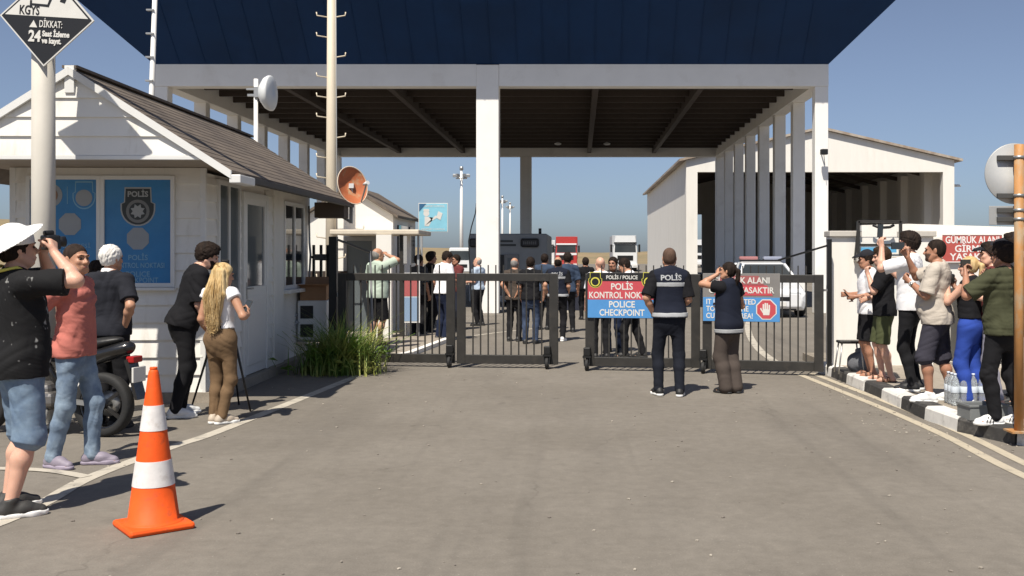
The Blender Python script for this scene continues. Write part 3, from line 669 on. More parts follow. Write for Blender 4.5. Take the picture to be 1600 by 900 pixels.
# right kerb of alternating stones and the pavement behind it
kp = smooth_path([(3.42, 15.0), (3.50, 14.3), (3.55, 12.6), (3.55, 11.0), (3.62, 9.85), (3.98, 9.05), (4.9, 8.45), (6.5, 8.0), (10, 7.6)], 24)
M_kw = mat('kerb_white', (.66, .64, .60), .8, col2=(.36, .34, .31), mixscale=6, mixlo=.52, mixhi=.72, var=.08, vscale=15, bump=.2, bscale=40)
M_kb = mat('kerb_black', (.040, .038, .036), .8, col2=(.12, .112, .10), mixscale=6, mixlo=.52, mixhi=.74, var=.2, vscale=15, bump=.2, bscale=40)
cum = [0]
for i in range(1, len(kp)): cum.append(cum[-1] + (kp[i] - kp[i - 1]).length)
def kat(d):
    for i in range(1, len(kp)):
        if cum[i] >= d: 
            t = (d - cum[i - 1]) / (cum[i] - cum[i - 1]); return kp[i - 1].lerp(kp[i], t), (kp[i] - kp[i - 1]).normalized()
    return kp[-1], (kp[-1] - kp[-2]).normalized()
kb = MB(); d = 0; k = 0; rk = random.Random(3)
while d < cum[-1] - .7:
    Ls = .74; a, ta = kat(d + .008); c, tc_ = kat(d + Ls - .008); kb.mi = k % 2
    na, nc = Vector((-ta.y, ta.x, 0)), Vector((-tc_.y, tc_.x, 0)); jz = rk.uniform(-.006, .006); j2 = rk.uniform(-.008, .008)
    ring = lambda p, nn: [p + Vector((0, 0, -.02)), p + nn * .012 + Vector((0, 0, .115 + jz)), p + nn * .035 + Vector((0, 0, .138 + jz)), p + nn * .20 + Vector((0, 0, .14 + jz)), p + nn * .20 + Vector((0, 0, -.02))]
    r1, r2 = ring(a + na * j2, na), ring(c + nc * j2, nc)
    kb._add(r1 + r2, [(i, (i + 1) % 5, 5 + (i + 1) % 5, 5 + i) for i in range(5)] + [(4, 3, 2, 1, 0), (5, 6, 7, 8, 9)]); d += Ls; k += 1
kb.build('kerb', [M_kw, M_kb])['kind'] = 'structure'
inner = [kat(cum[-1] * i / 40) for i in range(41)]; poly = [(p + Vector((-t.y, t.x, 0)) * .205) for p, t in inner]
b = MB(); b.prism([(p.x, p.y) for p in poly] + [(14, 7.6), (14, 16.5), (3.6, 16.5)], Matrix.Identity(4), 0, .122); b.build('right_pavement', M_conc)['kind'] = 'structure'
# far land
def hill_h(x, y):
    r = math.hypot(x, y); a = 905 + 1600 * x / max(y, 1)
    base = np.interp(a, [-1500, -200, 60, 400, 640, 735, 780, 870, 960, 1100, 2600], [15, 14, 12.2, 6.5, 4.4, 3.9, 2.9, 2.6, 2.2, 3.2, 5])
    return base * min(1, max(0, (y - 205) / 110.0)) ** 1.2 + .6 * sin(x * .021) * cos(y * .017)
b = MB(); nx, ny = 90, 12; V = []
for j in range(ny):
    yy = 205 + 130 * (j / (ny - 1)) ** 1.3 if j < ny - 1 else 420
    for i in range(nx):
        xx = (-1.3 + 2.5 * i / (nx - 1)) * yy; V.append((xx, yy, hill_h(xx, yy) - (.7 if j == 0 else 0)))
b._add(V, [(j * nx + i, j * nx + i + 1, (j + 1) * nx + i + 1, (j + 1) * nx + i) for j in range(ny - 1) for i in range(nx - 1)], True); b.build('hills', M_earth)['kind'] = 'structure'

# ------------------------------------------------------------------ the big canopy
CD, CB = 29.6, 51.2; XL, XR, XC = -12.07, 6.98, -2.65; ZT, ZB = 7.21, 6.57; cw = .46; colw = .385
can = thing('checkpoint_canopy', 'large drive-through canopy with sloped navy fascia on white columns', 'canopy', (0, CD, 0)); o0 = Vector((0, CD, 0))
def cpart(mb, name, m, parent=can): return mb.build(name, m, parent, Matrix.Translation(-o0))
def fl(x, y, wx, wy, bev=.015): return MB().box(x - wx / 2, x + wx / 2, y - wy / 2, y + wy / 2, 0, ZB, None, bev)
col_ys = [CD + .02 + colw / 2 + 3.055 * i for i in range(8)]
for x in (XL, XR):
    for y in col_ys: cpart(fl(x + (.035 if x > 0 else -.035), y, colw, colw), 'column', M_white)
cpart(MB().box(XC - .325, XC + .325, CD - .03, CD + .5, 0, ZT - .02, None, .015), 'column', M_white); cpart(MB().box(XC - .28, XC + .28, CB - .46, CB, 0, ZB - .002, None, .015), 'column', M_white)
x0, x1 = XL - cw / 2, XR + cw / 2
cpart(MB().box(x0, XC - .327, CD, CD + cw, ZB, ZT, None, .01), 'beam', M_white); cpart(MB().box(XC + .327, x1, CD, CD + cw, ZB, ZT, None, .01), 'beam', M_white)
cpart(MB().box(x0, x1, CB - cw, CB, ZB, ZT, None, .01), 'beam', M_white)
for x in (XL, XR): cpart(MB().box(x - cw / 2, x + cw / 2, CD + cw + .002, CB - cw - .002, ZB, ZT, None, .01), 'beam', M_white)
b = MB(); b.box(x0 + .05, x1 - .05, CD + .05, CB - .05, ZT - .10, ZT + .04)
cpart(b, 'ceiling_deck', M_dark)
b = MB(); y = CD + 1.4
while y < CB - .6: b.box(x0 + cw + .004, x1 - cw - .004, y - .05, y + .05, ZT - .30, ZT - .105); y += 1.35
cpart(b, 'purlins', M_darkbeam)
for x in (-8.9, -5.75, .5, 3.7): cpart(MB().box(x - .09, x + .09, CD + cw + .004, CB - cw - .004, ZT - .48, ZT - .11), 'rafter', M_darkbeam)
# fascia leaning outwards at 45 degrees on all four sides, with standing seams
ins, A = -.0, 1.52
lo = [(x0 - ins, CD - ins), (x1 + ins, CD - ins), (x1 + ins, CB + ins), (x0 - ins, CB + ins)]; dd = [(-1, -1), (1, -1), (1, 1), (-1, 1)]
b = MB(); Vv = []
for (x, y), (dx, dy) in zip(lo, dd): Vv.append((x + dx * .0, y + dy * .0, ZT + .002))
for (x, y), (dx, dy) in zip(lo, dd): Vv.append((x + dx * A, y + dy * A, ZT + A))
for (x, y), (dx, dy) in zip(lo, dd): Vv.append((x + dx * A, y + dy * A, ZT + A + .18))
for (x, y), (dx, dy) in zip(lo, dd): Vv.append((x - dx * .3, y - dy * .3, ZT + .18))
Fs = []
for l in range(3):
    for i in range(4): Fs.append((l * 4 + i, l * 4 + (i + 1) % 4, l * 4 + 4 + (i + 1) % 4, l * 4 + 4 + i))
b._add(Vv, Fs); fas = cpart(b, 'fascia', M_navy)
n = 26; so_m = Matrix.Translation(-o0)
for i in range(1, n):
    xa = x0 + (x1 - x0) * i / n; MB().bar((xa, CD - .01, ZT + .005), (xa, CD - A, ZT + A - .01), .02, .02, up=(1, 0, 0)).build('seam', M_navy, fas, so_m)
for sx, xx in ((-1, x0), (1, x1)):
    for i in range(1, 20):
        ya = CD + (CB - CD) * i / 20; MB().bar((xx, ya, ZT + .005), (xx + sx * A, ya, ZT + A - .01), .02, .02, up=(0, 1, 0)).build('seam', M_navy, fas, so_m)
b = MB(); cx, cy = (x0 + x1) / 2, (CD + CB) / 2
e = [(x + dx * A, y + dy * A, ZT + A + .19) for (x, y), (dx, dy) in zip(lo, dd)]
r1, r2 = (cx, CD + 8, ZT + A + 1.6), (cx, CB - 8, ZT + A + 1.6)
b._add(e + [r1, r2], [(0, 1, 4), (1, 2, 5, 4), (2, 3, 5), (3, 0, 4, 5), (3, 2, 1, 0)]); cpart(b, 'roof', M_navy)
for x in (-1.0, 1.3): cpart(MB().lathe([(.11, 0), (.16, .03), (.16, .07), (.05, .12)], (x, CB - 3.2, ZT - .36), 12), 'ceiling_lamp', M_upvc)

# ------------------------------------------------------------------ warehouse on the right
WD, WB, wx0, wx1 = 60.0, 94.0, 6.27, 21.98; wh, wr, ww = 7.24, 9.03, .67; wxm = (wx0 + wx1) / 2
wa = thing('warehouse', 'white gabled warehouse with open portal front behind the canopy', 'warehouse', (wxm, WD, 0)); wo_ = Matrix.Translation((-wxm, -WD, 0))
W_ = lambda mb, n, m, p=wa: mb.build(n, m, p, wo_)
FY = lambda y: Matrix.Translation((0, y, 0)) @ FACE
oz = 6.55
W_(MB().box(wx0, wx0 + .66, WD, WD + .5, 0, oz), 'portal_column', M_whitewall); W_(MB().box(wx1 - .66, wx1, WD, WD + .5, 0, oz), 'portal_column', M_whitewall)
W_(MB().prism([(wx0, oz), (wx1, oz), (wx1, wh), (wxm, wr), (wx0, wh)], FY(WD), -.5, 0), 'gable_wall', M_whitewall)
W_(MB().box(wx0, wx0 + .3, WD + .502, WB, 0, wh), 'side_wall', M_whitewall); W_(MB().box(wx1 - .3, wx1, WD + .502, WB, 0, wh), 'side_wall', M_whitewall)
W_(MB().prism([(wx0, 5.4), (wx1, 5.4), (wx1, wh), (wxm, wr), (wx0, wh)], FY(WB), -.4, -.002), 'gable_wall', M_whitewall)
W_(MB().box(wx0 + 5, wx1, WB + .003, WB + .35, 0, 5.4), 'end_wall', M_whitewall)
for i in range(6):
    y = WD + 3 + i * 4.6
    W_(MB().box(wx1 - .75, wx1 - .302, y, y + .5, 0, wh - .35), 'pilaster', M_whitewall); W_(MB().box(wx0 + .302, wx0 + .7, y, y + .5, 0, wh - .35), 'pilaster', M_whitewall)
b = MB()
for s_, xe in ((-1, wx0 - .42), (1, wx1 + .42)):
    ze = wh - .42 * (wr - wh) / (wxm - wx0)
    b._add([(wxm, WD - .25, wr + .02), (xe, WD - .25, ze + .02), (xe, WB + .4, ze + .02), (wxm, WB + .4, wr + .02), (wxm, WD - .25, wr + .16), (xe, WD - .25, ze + .16), (xe, WB + .4, ze + .16), (wxm, WB + .4, wr + .16)], [(0, 1, 2, 3), (4, 7, 6, 5), (0, 4, 5, 1), (1, 5, 6, 2), (2, 6, 7, 3), (3, 7, 4, 0)])
W_(b, 'roof', mat('warehouse_roof_sheet', (.30, .235, .18), .7, var=.12, vscale=3, col2=(.42, .37, .31), mixscale=1.2, stretch=(1, .1, 1)))
b = MB()
for i in range(5): b.prism([(wx0 + .31, wh - .5), (wxm, wr - .5), (wx1 - .31, wh - .5), (wx1 - .31, wh - .25), (wxm, wr - .12), (wx0 + .31, wh - .25)], FY(WD + 5.2 + i * 4.6), -.2, 0)
W_(b, 'roof_trusses', M_darkbeam)
lw = thing('wall_lamp', 'small white dome lamp on an arm at the warehouse side', 'lamp', (wx1, WD + 1.2, 5.75))
MB().tube([(0, 0, 0), (.42, 0, .14), (.62, 0, .10)], .035, 8).build('arm', M_upvc, lw); MB().lathe([(.02, .1), (.16, .08), (.22, 0), (.20, -.04)], (.62, 0, .06), 14).build('lamp_shade', M_upvc, lw)

# ------------------------------------------------------------------ white boundary wall on the right
wl = thing('boundary_wall', 'low white wall with grey coping stones behind the right-hand onlookers', 'wall', (5, 14.7, 0)); wm = Matrix.Translation((-5, -14.7, 0))
cop = mat('grey_coping', (.50, .47, .42), .85, var=.12, vscale=5)
MB().box(3.58, 5.05, 14.6, 14.85, 0, 1.955).build('wall_panel', M_whitewall, wl, wm); MB().box(3.56, 4.02, 14.55, 14.9, 1.957, 2.04, None, .01).build('coping', cop, wl, wm); MB().box(4.62, 5.08, 14.55, 14.9, 1.957, 2.04, None, .01).build('coping', cop, wl, wm)
MB().box(5.053, 13.5, 14.9, 15.15, 0, 1.95).build('wall_panel', M_whitewall, wl, wm)
tw = thing('tall_wall', 'tall plain white wall carrying the red customs notice', 'wall', (8, 15.3, 0)); tm_ = Matrix.Translation((-8, -15.3, 0))
MB().prism([(4.2, 0), (13.5, 0), (13.5, 2.04), (9, 2.06), (6.2, 2.12), (4.9, 2.16), (4.2, 2.14)], FY(15.45), 0, .22).build('wall_panel', M_whitewall, tw, tm_)
rs_ = mat('red_sign_paint', (.43, .085, .07), .55, var=.06, vscale=6); M_letter = mat('white_lettering', (.75, .74, .72), .6)
rsn = thing('notice_board', 'red notice board with white lettering GÜMRÜK ALANI GİRMEK YASAKTIR', 'sign', (0, 0, 0))
c = at(1519, 388, 14.86); rsn.location = c
MB().box(-.43, .43, -.012, .012, -.20, .20, None, .004).build('board', rs_, rsn)
b = MB()
for q in ((-.43, .43, -.205, -.192), (-.43, .43, .192, .205)): b.box(q[0], q[1], -.018, -.0125, q[2], q[3])
b.build('border', M_letter, rsn)
for t, z, f in (('GÜMRÜK ALANI', .118, .78), ('GİRMEK', -.01, .52), ('YASAKTIR', -.128, .66)): text_mesh('lettering', t, .138, face_at(0, -.013, z), M_letter, rsn, bold=.02, fit=f)
# metal service hatch frame standing on the wall
hf = thing('hatch_frame', 'black tubular frame with a pale blue strip above the wall', 'frame', (at(1374, 0, 14.5).x, 14.5, 1.62)); X_ = .30
b = MB()
for s_ in (-1, 1): b.bar((s_ * X_, 0, 0), (s_ * X_, 0, .56), .04)
b.bar((-X_, 0, .55), (X_, 0, .55), .04); b.bar((-X_, 0, .22), (X_, 0, .22), .03); b.bar((-X_, .0, .52), (-X_ - .05, 0, .0), .025); b.build('tube_frame', M_gate, hf)
MB().box(-.26, .24, -.01, .01, .11, .185).build('blue_strip', mat('pale_blue_strip', (.10, .36, .60), .5, var=.1), hf); MB().box(-.28, .28, -.004, .004, .187, .21).build('white_strip', M_upvc, hf)
MB().box(-.34, .36, -.10, .12, -.02, .06, None, .01).build('ledge', cop, hf); MB().tube([(-.1, -.02, .5), (.0, -.03, .46), (.14, -.03, .47), (.2, -.02, .5)], .02, 8).build('lock_bar', M_black, hf)
mc = thing('metal_cabinet', 'dark grey metal cabinet with a white label by the wall', 'cabinet', (5.62, 14.55, .122))
MB().box(-.26, .3, -.2, .25, .03, 1.1, None, .015).build('cabinet_body', mat('dark_grey_metal', (.055, .055, .055), .5, var=.1), mc); MB().box(-.12, .02, -.208, -.201, .30, .50).build('label_plate', M_upvc, mc); MB().box(-.3, .34, -.24, .28, 0, .045).build('plinth', cop, mc)
for z in (.62, .72, .82): MB().box(-.2, .24, -.207, -.201, z, z + .03).build('vent_slot', M_black, mc)

# grit and small stones scattered on the road
rg0 = random.Random(21); b = MB()
for i in range(420):
    if i % 2: 
        p, t_ = kat(rg0.random() * cum[-1]); x, y = p.x - abs(rg0.gauss(0, .35)) - .02, p.y + rg0.uniform(-.2, .2)
        if y < 8.6: y = 8.6 + rg0.random() * 5; x = 3.5 - abs(rg0.gauss(0, .3))
    else: x, y = rg0.uniform(-4.2, 3.6), rg0.uniform(4.2, 15)
    r_ = rg0.uniform(.004, .013); ic = bmesh.new(); bmesh.ops.create_icosphere(ic, subdivisions=1, radius=r_)
    b.merge(ic, Matrix.Translation((x, y, r_ * .4)) @ Matrix.Rotation(rg0.random() * 6, 4, 'Z') @ Matrix.Diagonal((1.3, .8, .6, 1)))
tag(b.build('gravel', mat('grit', (.16, .14, .12), .9, col2=(.40, .36, .30), mixscale=1.5)), 'scattered grit and small stones on the asphalt road', 'gravel', kind='stuff')
# ------------------------------------------------------------------ police hut
BO = Vector((-4.33, 11.8, 0)); BR = radians(1.5)
hut = thing('police_hut', 'white clapboard police hut with brown gabled roof and blue window decals', 'hut', BO, BR)
HB = lambda mb, n, m, p=hut: mb.build(n, m, p)
M_decal = mat('blue_decal', (.020, .185, .43), .35, var=.10, vscale=2.5, col2=(.035, .21, .45), mixscale=1.5)
M_dl = mat('pale_blue_lettering', (.20, .40, .56), .5); M_dg = mat('grey_decal', (.30, .32, .34), .5, var=.05)
def boards(b, x0, x1, z0, z1, M, pitch=.2, t=.034, skip=None):
    z = z0
    while z < z1 - .01:
        zz = min(z + pitch, z1); b._add([M @ Vector(p) for p in ((x0, z, 0), (x1, z, 0), (x1, z, t), (x0, z, t), (x0, zz, 0), (x1, zz, 0), (x1, zz, t * .25), (x0, zz, t * .25))], [(0, 1, 2, 3), (3, 2, 6, 7), (4, 7, 6, 5), (0, 3, 7, 4), (1, 5, 6, 2), (0, 4, 5, 1)]); z += pitch
WH = 2.70
b = MB(); boards(b, -2.16, 0, .12, WH, face_at(0, 0, 0)); HB(b, 'front_wall', M_siding)
HB(MB().box(-2.16, 0, .003, .12, 0, WH), 'front_wall_core', M_whitewall)
SIDE = Matrix(((0, 0, 1, 0), (1, 0, 0, 0), (0, 1, 0, 0), (0, 0, 0, 1)))   # local x runs back along +Y, y up, z to +X
b = MB(); boards(b, .03, 1.36, .12, WH - .1, SIDE); HB(b, 'side_wall', M_siding)
b = MB(); boards(b, 2.50, 2.84, .12, WH - .1, SIDE); HB(b, 'side_wall', M_siding)
HB(MB().box(-.12, -.002, .122, 5.05, 0, WH - .05), 'side_wall_core', M_whitewall); HB(MB().box(-.02, .05, 2.84, 3.35, 0, WH - .06, None, .01), 'side_pilaster', M_whitewall)
HB(MB().box(-2.16, -2.04, .122, 5.05, 0, WH - .05), 'left_wall', M_whitewall); HB(MB().box(-2.04, -.12, 4.93, 5.05, 0, WH - .05), 'back_wall', M_whitewall)
HB(MB().box(-.03, .035, -.03, .028, 0, WH, None, .006), 'corner_trim', M_upvc); HB(MB().box(-2.19, -2.12, -.03, .02, 0, WH, None, .006), 'corner_trim', M_upvc)
HB(MB().box(-2.18, .14, -.05, .0, 0, .118).box(.0, .14, .0, 5.06, 0, .118), 'plinth', M_conc)
# front windows with decals
def window(x0, x1, z0, z1):
    f = MB(); w_ = .045
    for q in ((x0 - w_, x0, z0 - w_, z1 + w_), (x1, x1 + w_, z0 - w_, z1 + w_)): f.box(q[0], q[1], -.065, -.015, q[2], q[3], None, .004)
    for q in ((x0, x1, z0 - w_, z0), (x0, x1, z1, z1 + w_)): f.box(q[0], q[1], -.063, -.015, q[2], q[3])
    fr = HB(f, 'window', M_upvc); MB().box(x0, x1, -.040, -.020, z0, z1).build('decal_pane', M_decal, fr); return fr
w1 = window(-1.105, -.355, 1.375, 2.56); w2 = window(-1.945, -1.195, 1.375, 2.56)
HB(MB().box(-2.0, -.30, -.10, -.012, 1.29, 1.325, None, .005), 'window_sill', M_upvc)
def disc(b, x, z, r, n, y0=-.0405, y1=-.0435, rot=0):
    b.prism([(r * cos(2 * pi * k / n + rot), r * sin(2 * pi * k / n + rot)) for k in range(n)], face_at(x, 0, z), -y0, -y1)
def shield(b, x, z, w_, h_, y0, y1):
    pts = [(-w_ * .38, h_ * .5), (w_ * .38, h_ * .5), (w_ * .40, h_ * .12), (w_ * .5, h_ * .08)] + [(w_ * .5 * cos(t), -h_ * .05 + h_ * .45 * sin(t)) for t in np.linspace(-.1, -pi + .1, 12)] + [(-w_ * .5, h_ * .08), (-w_ * .40, h_ * .12)]
    b.prism(pts, face_at(x, 0, z), -y0, -y1)
def badge(par, x, z, s_, y, mats, words_):
    b = MB(); shield(b, x, z, .46 * s_, .52 * s_, y, y - .002); b.build('badge_edge', mats[0], par)
    b = MB(); shield(b, x, z, .42 * s_, .48 * s_, y - .0022, y - .004); b.build('badge_field', mats[1], par)
    b = MB(); disc(b, x, z - .06 * s_, .155 * s_, 24, y - .0042, y - .006); b.build('badge_ring', mats[2], par)
    b = MB(); disc(b, x, z - .06 * s_, .115 * s_, 24, y - .0062, y - .008); b.build('badge_disc', mats[1], par)
    b = MB(); b.prism([((.10 if k % 2 else .065) * s_ * cos(pi * k / 8), (.10 if k % 2 else .065) * s_ * sin(pi * k / 8)) for k in range(16)], face_at(x, 0, z - .06 * s_), -(y - .0082), -(y - .010)); b.build('badge_star', mats[3], par)
    text_mesh('lettering', words_, .10 * s_, face_at(x, y - .0045, z + .165 * s_), mats[3], par, bold=.03, fit=.27 * s_)
M_bk = mat('badge_black', (.03, .035, .035), .5); M_gl = mat('badge_silver', (.36, .37, .37), .5); M_gm = mat('badge_grey', (.19, .19, .185), .5)
badge(w1, -.73, 2.25, .86, -.041, (M_gl, M_bk, M_gm, M_gl), 'POLİS')
b = MB(); disc(b, -.73, 1.885, .135, 8, rot=pi / 8); b.build('octagon_decal', M_dg, w1)
for t, z, f in (('POLİS', 1.665, .22), ('KONTROL NOKTASI', 1.575, .60), ('POLICE', 1.475, .27), ('CHECKPOINT', 1.405, .46)): text_mesh('lettering', t, .085, face_at(-.73, -.0415, z), M_dl, w1, bold=.01, fit=f)
b = MB(); disc(b, -1.50, 2.05, .135, 8, rot=pi / 8); b.build('octagon_decal', M_dg, w2)
b = MB(); disc(b, -1.72, 2.38, .135, 24); b.build('crest_ring', M_dg, w2); b = MB(); disc(b, -1.72, 2.38, .085, 24, -.044, -.046); b.build('crest_disc', mat('crest_brown', (.28, .17, .11), .6), w2)
b = MB(); shield(b, -1.34, 2.38, .26, .32, -.041, -.043); b.build('shield_edge', M_dl, w2); b = MB(); shield(b, -1.34, 2.38, .235, .29, -.0432, -.045); b.build('shield_field', M_decal, w2); b = MB(); disc(b, -1.34, 2.35, .095, 24, -.0452, -.047); b.build('shield_disc', M_dg, w2)
MB().box(-1.533, -1.525, -.043, -.0405, 2.28, 2.48).build('divider', M_dl, w2)
for t, z, f in (('İZLEME BÖLGESİ', 1.80, .60), ('GİRİŞ', 1.73, .20), ('NOKTASI', 1.65, .34)): text_mesh('lettering', t, .065, face_at(-1.57, -.0415, z), M_dl, w2, fit=f)
# side openings: tilted sash, glazed door, far window
fr = HB(MB().box(.0, .055, .40, .44, 1.0, 2.60).box(.0, .055, 1.20, 1.25, 1.0, 2.60).box(.0, .052, .44, 1.20, 2.54, 2.60).box(.0, .052, .44, 1.20, 1.0, 1.06).box(0, .053, .78, .83, 1.06, 2.54), 'window', M_upvc)
MB().box(.022, .034, .44, .78, 1.06, 2.54).build('pane', M_glass_l, fr); MB().box(.022, .034, .83, 1.20, 1.06, 2.54).build('pane', M_glass_l, fr)
dr = HB(MB().box(.0, .06, 1.37, 1.45, .12, 2.52, None, .005).box(.0, .06, 2.42, 2.50, .12, 2.52, None, .005).box(.0, .058, 1.45, 2.42, 2.44, 2.52), 'door', M_upvc)
MB().box(.012, .045, 1.45, 2.42, .13, 1.28, None, .004).build('lower_panel', M_upvc, dr)
MB().box(.045, .056, 1.55, 2.32, .25, 1.16, None, .004).build('raised_panel', M_upvc, dr)
MB().box(.012, .050, 1.45, 1.54, 1.281, 2.44).box(.012, .050, 2.33, 2.42, 1.281, 2.44).box(.012, .049, 1.54, 2.33, 2.36, 2.44).build('sash', M_upvc, dr)
MB().box(.022, .032, 1.54, 2.33, 1.285, 2.36).build('pane', M_glass_l, dr)
MB().box(.05, .06, 1.47, 1.50, 1.12, 1.34).bar((.06, 1.485, 1.26), (.11, 1.485, 1.26), .02).bar((.105, 1.485, 1.26), (.105, 1.60, 1.26), .022).build('door_handle', M_steel, dr)
fw = HB(MB().box(.0, .05, 3.40, 3.46, 1.18, 2.50).box(.0, .05, 4.56, 4.62, 1.18, 2.50).box(.0, .048, 3.46, 4.56, 2.44, 2.50).box(.0, .048, 3.46, 4.56, 1.18, 1.24).box(.0, .049, 3.98, 4.05, 1.24, 2.44), 'window', M_upvc)
MB().box(.018, .03, 3.46, 3.98, 1.24, 2.44).build('pane', M_glass, fw); MB().box(.018, .03, 4.05, 4.56, 1.24, 2.44).build('pane', M_glass, fw); MB().box(.0, .14, 3.36, 4.66, 1.12, 1.178, None, .005).build('sill', M_upvc, fw)
HB(MB().tube([(.03, 4.98, WH - .2), (.04, 4.98, 1.9), (.07, 4.93, 1.7), (.04, 4.98, 1.4), (.05, 4.98, .4)], .018, 8), 'drain_hose', M_grey)
HB(MB().bar((.02, 2.46, 2.5), (.02, 2.46, .2), .03), 'cable_duct', M_grey)
# roof
RX, EZ, RZ, EL, ER, Y0, Y1 = -1.02, 2.56, 3.64, -2.70, .66, -1.08, 5.25
pitch = (RZ - EZ) / (ER - RX); 
b = MB()
for sgn, xe in ((1, ER), (-1, EL)):
    n = 15
    for i in range(n):
        t0, t1 = i / n, (i + 1) / n; xa, xb = RX + (xe - RX) * t0, RX + (xe - RX) * t1; za, zb = RZ + (EZ - RZ) * t0, RZ + (EZ - RZ) * t1
        b._add([(xa, Y0, za), (xb, Y0, zb), (xb, Y1, zb), (xa, Y1, za), (xa, Y0, za + .023), (xb, Y0, zb + .029), (xb, Y1, zb + .029), (xa, Y1, za + .023)], [(0, 1, 2, 3), (4, 7, 6, 5), (0, 4, 5, 1), (1, 5, 6, 2), (2, 6, 7, 3), (3, 7, 4, 0)])
b.bar((RX, Y0, RZ + .025), (RX, Y1, RZ + .025), .16, .03)
rf = HB(b, 'roof', M_roof)
def rake(x0, z0, x1, z1, y, h_, t): return MB().bar((x0, y, z0 - h_ / 2), (x1, y, z1 - h_ / 2), t, h_, up=(0, 1, 0)) 
b = MB()
for sgn, xe in ((1, ER), (-1, EL)):
    M = FY(Y0 + .0); dz = .085
    b.prism([(RX, RZ + .02), (xe, EZ + .02), (xe, EZ + .02 - dz), (RX, RZ + .02 - dz)] if sgn > 0 else [(xe, EZ + .02), (RX - .001, RZ + .02), (RX - .001, RZ + .02 - dz), (xe, EZ + .02 - dz)], M, .0, .035)
b.build('barge_board', M_upvc, rf)
g = MB(); zb = 2.74; hwid = (RZ - .02 - zb) / pitch
z = zb
while z < RZ - .12:   # horizontal boards filling the gable
    zz = min(z + .2, RZ - .06); wa_, wb_ = (RZ - .02 - z) / pitch, (RZ - .02 - zz) / pitch
    g._add([(RX - wa_, Y0 + .06, z), (RX + wa_, Y0 + .06, z), (RX + wa_, Y0 + .004, z), (RX - wa_, Y0 + .004, z), (RX - wb_, Y0 + .06, zz), (RX + wb_, Y0 + .06, zz), (RX + wb_, Y0 + .026, zz), (RX - wb_, Y0 + .026, zz)], [(0, 1, 2, 3), (3, 2, 6, 7), (4, 7, 6, 5), (0, 3, 7, 4), (1, 5, 6, 2), (0, 4, 5, 1)]); z += .2
HB(g, 'gable', M_siding)
HB(MB().box(RX - hwid + .02, RX + hwid - .02, Y0 - .005, Y0 + .055, zb - .045, zb - .003, None, .004), 'gable_trim', M_upvc)
HB(MB().box(RX - 1.40, RX + 1.40, Y0 + .062, Y1 - .1, 2.706, 2.736), 'soffit', mat('soffit_board', (.34, .29, .24), .8, var=.1, vscale=3))
HB(MB().box(RX - .05, RX + .05, Y0 - .012, Y0 + .05, RZ - .25, RZ + .035, None, .004), 'ridge_trim', M_upvc)
HB(MB().box(ER - .02, ER + .10, Y0 - .03, Y0 + .5, EZ - .11, EZ - .02, None, .01), 'gutter_end', M_upvc)
HB(MB().box(ER - .01, ER + .06, Y0 + .502, Y1 - .02, EZ - .075, EZ - .004, None, .008), 'gutter', mat('dark_gutter', (.05, .045, .04), .6))
HB(MB().box(ER - .50, ER - .02, Y1 - .45, Y1 - .1, EZ - .26, EZ - .01, None, .008), 'eave_box', mat('brown_board', (.12, .09, .07), .8))
HB(MB().box(EL + .15, EL + .27, -.5, -.38, 0, EZ + .0), 'porch_post', M_siding); HB(MB().box(EL + .15, EL + .27, 4.9, 5.02, 0, EZ + .0), 'porch_post', M_siding)

# ------------------------------------------------------------------ sign pole with the diamond camera notice
pp = at(68, 398, 10.2); pole = thing('sign_pole', 'thick pale lamp post carrying the diamond camera sign', 'pole', (pp.x, 10.2, 0))
MB().bar((0, .0, 4.55), (1.28, .62, 4.55), .16, .20).bar((.35, .17, 4.55), (.35, .17, 4.85), .08).build('camera_arm', M_steel, pole)
for q in ((1.1, .54), (.62, .30)): MB().box(q[0] - .07, q[0] + .07, q[1] - .14, q[1] + .14, 4.63, 4.78, None, .02).build('camera_housing', M_upvc, pole)
MB().tube([(0, 0, 0), (0, 0, 4.75)], [.118, .110], 8).build('post', mat('pale_post', (.56, .53, .47), .7, var=.06, vscale=2, bump=.08, bscale=30), pole); MB().box(-.2, .2, -.2, .2, 0, .03).build('base_plate', M_steel, pole)
dm = thing('camera_sign', 'black and white diamond camera surveillance sign KGYS with dented rim', 'sign', at(73, 28, 10.03), radians(-3))
hd_ = .455; DM = Matrix.Rotation(radians(4), 4, 'Y')
dia = lambda r: [(0, -r), (r, 0), (0, r), (-r, 0)]
M_sw = mat('sign_white', (.66, .65, .61), .45, var=.04); M_sb = mat('sign_black', (.014, .014, .015), .4)
MB().prism(dia(hd_ + .02), DM @ FACE, -.02, 0).build('plate', M_sw, dm)
MB().prism(dia(hd_), DM @ FACE, .001, .003).build('black_field', M_sb, dm)
MB().prism([(-hd_ + .035, .012), (hd_ - .035, .012), (0, hd_ - .022)], DM @ FACE, .004, .006).build('white_field', M_sw, dm)
TS = lambda n, t, sz, x, z, m, **k: text_mesh(n, t, sz, DM @ FACE @ Matrix.Translation((x, z, .008)), m, dm, **k)
TS('lettering', 'KGYS', .125, -.175, .062, M_sb, bold=.015, fit=.20); TS('lettering', 'DİKKAT:', .095, .05, -.065, M_sw, bold=.01, fit=.23); TS('lettering', '24', .150, -.105, -.19, M_sw, bold=.035, fit=.125)
TS('lettering', 'Saat İzleme', .075, .108, -.158, M_sw, bold=.04, fit=.275); TS('lettering', 've kayıt.', .075, .07, -.226, M_sw, bold=.04, fit=.20)
MB().prism([(-.165, -.10), (-.085, -.10), (-.125, -.03)], DM @ FACE, .0062, .009).build('warning_triangle', M_sw, dm)
b = MB(); q = DM @ FACE
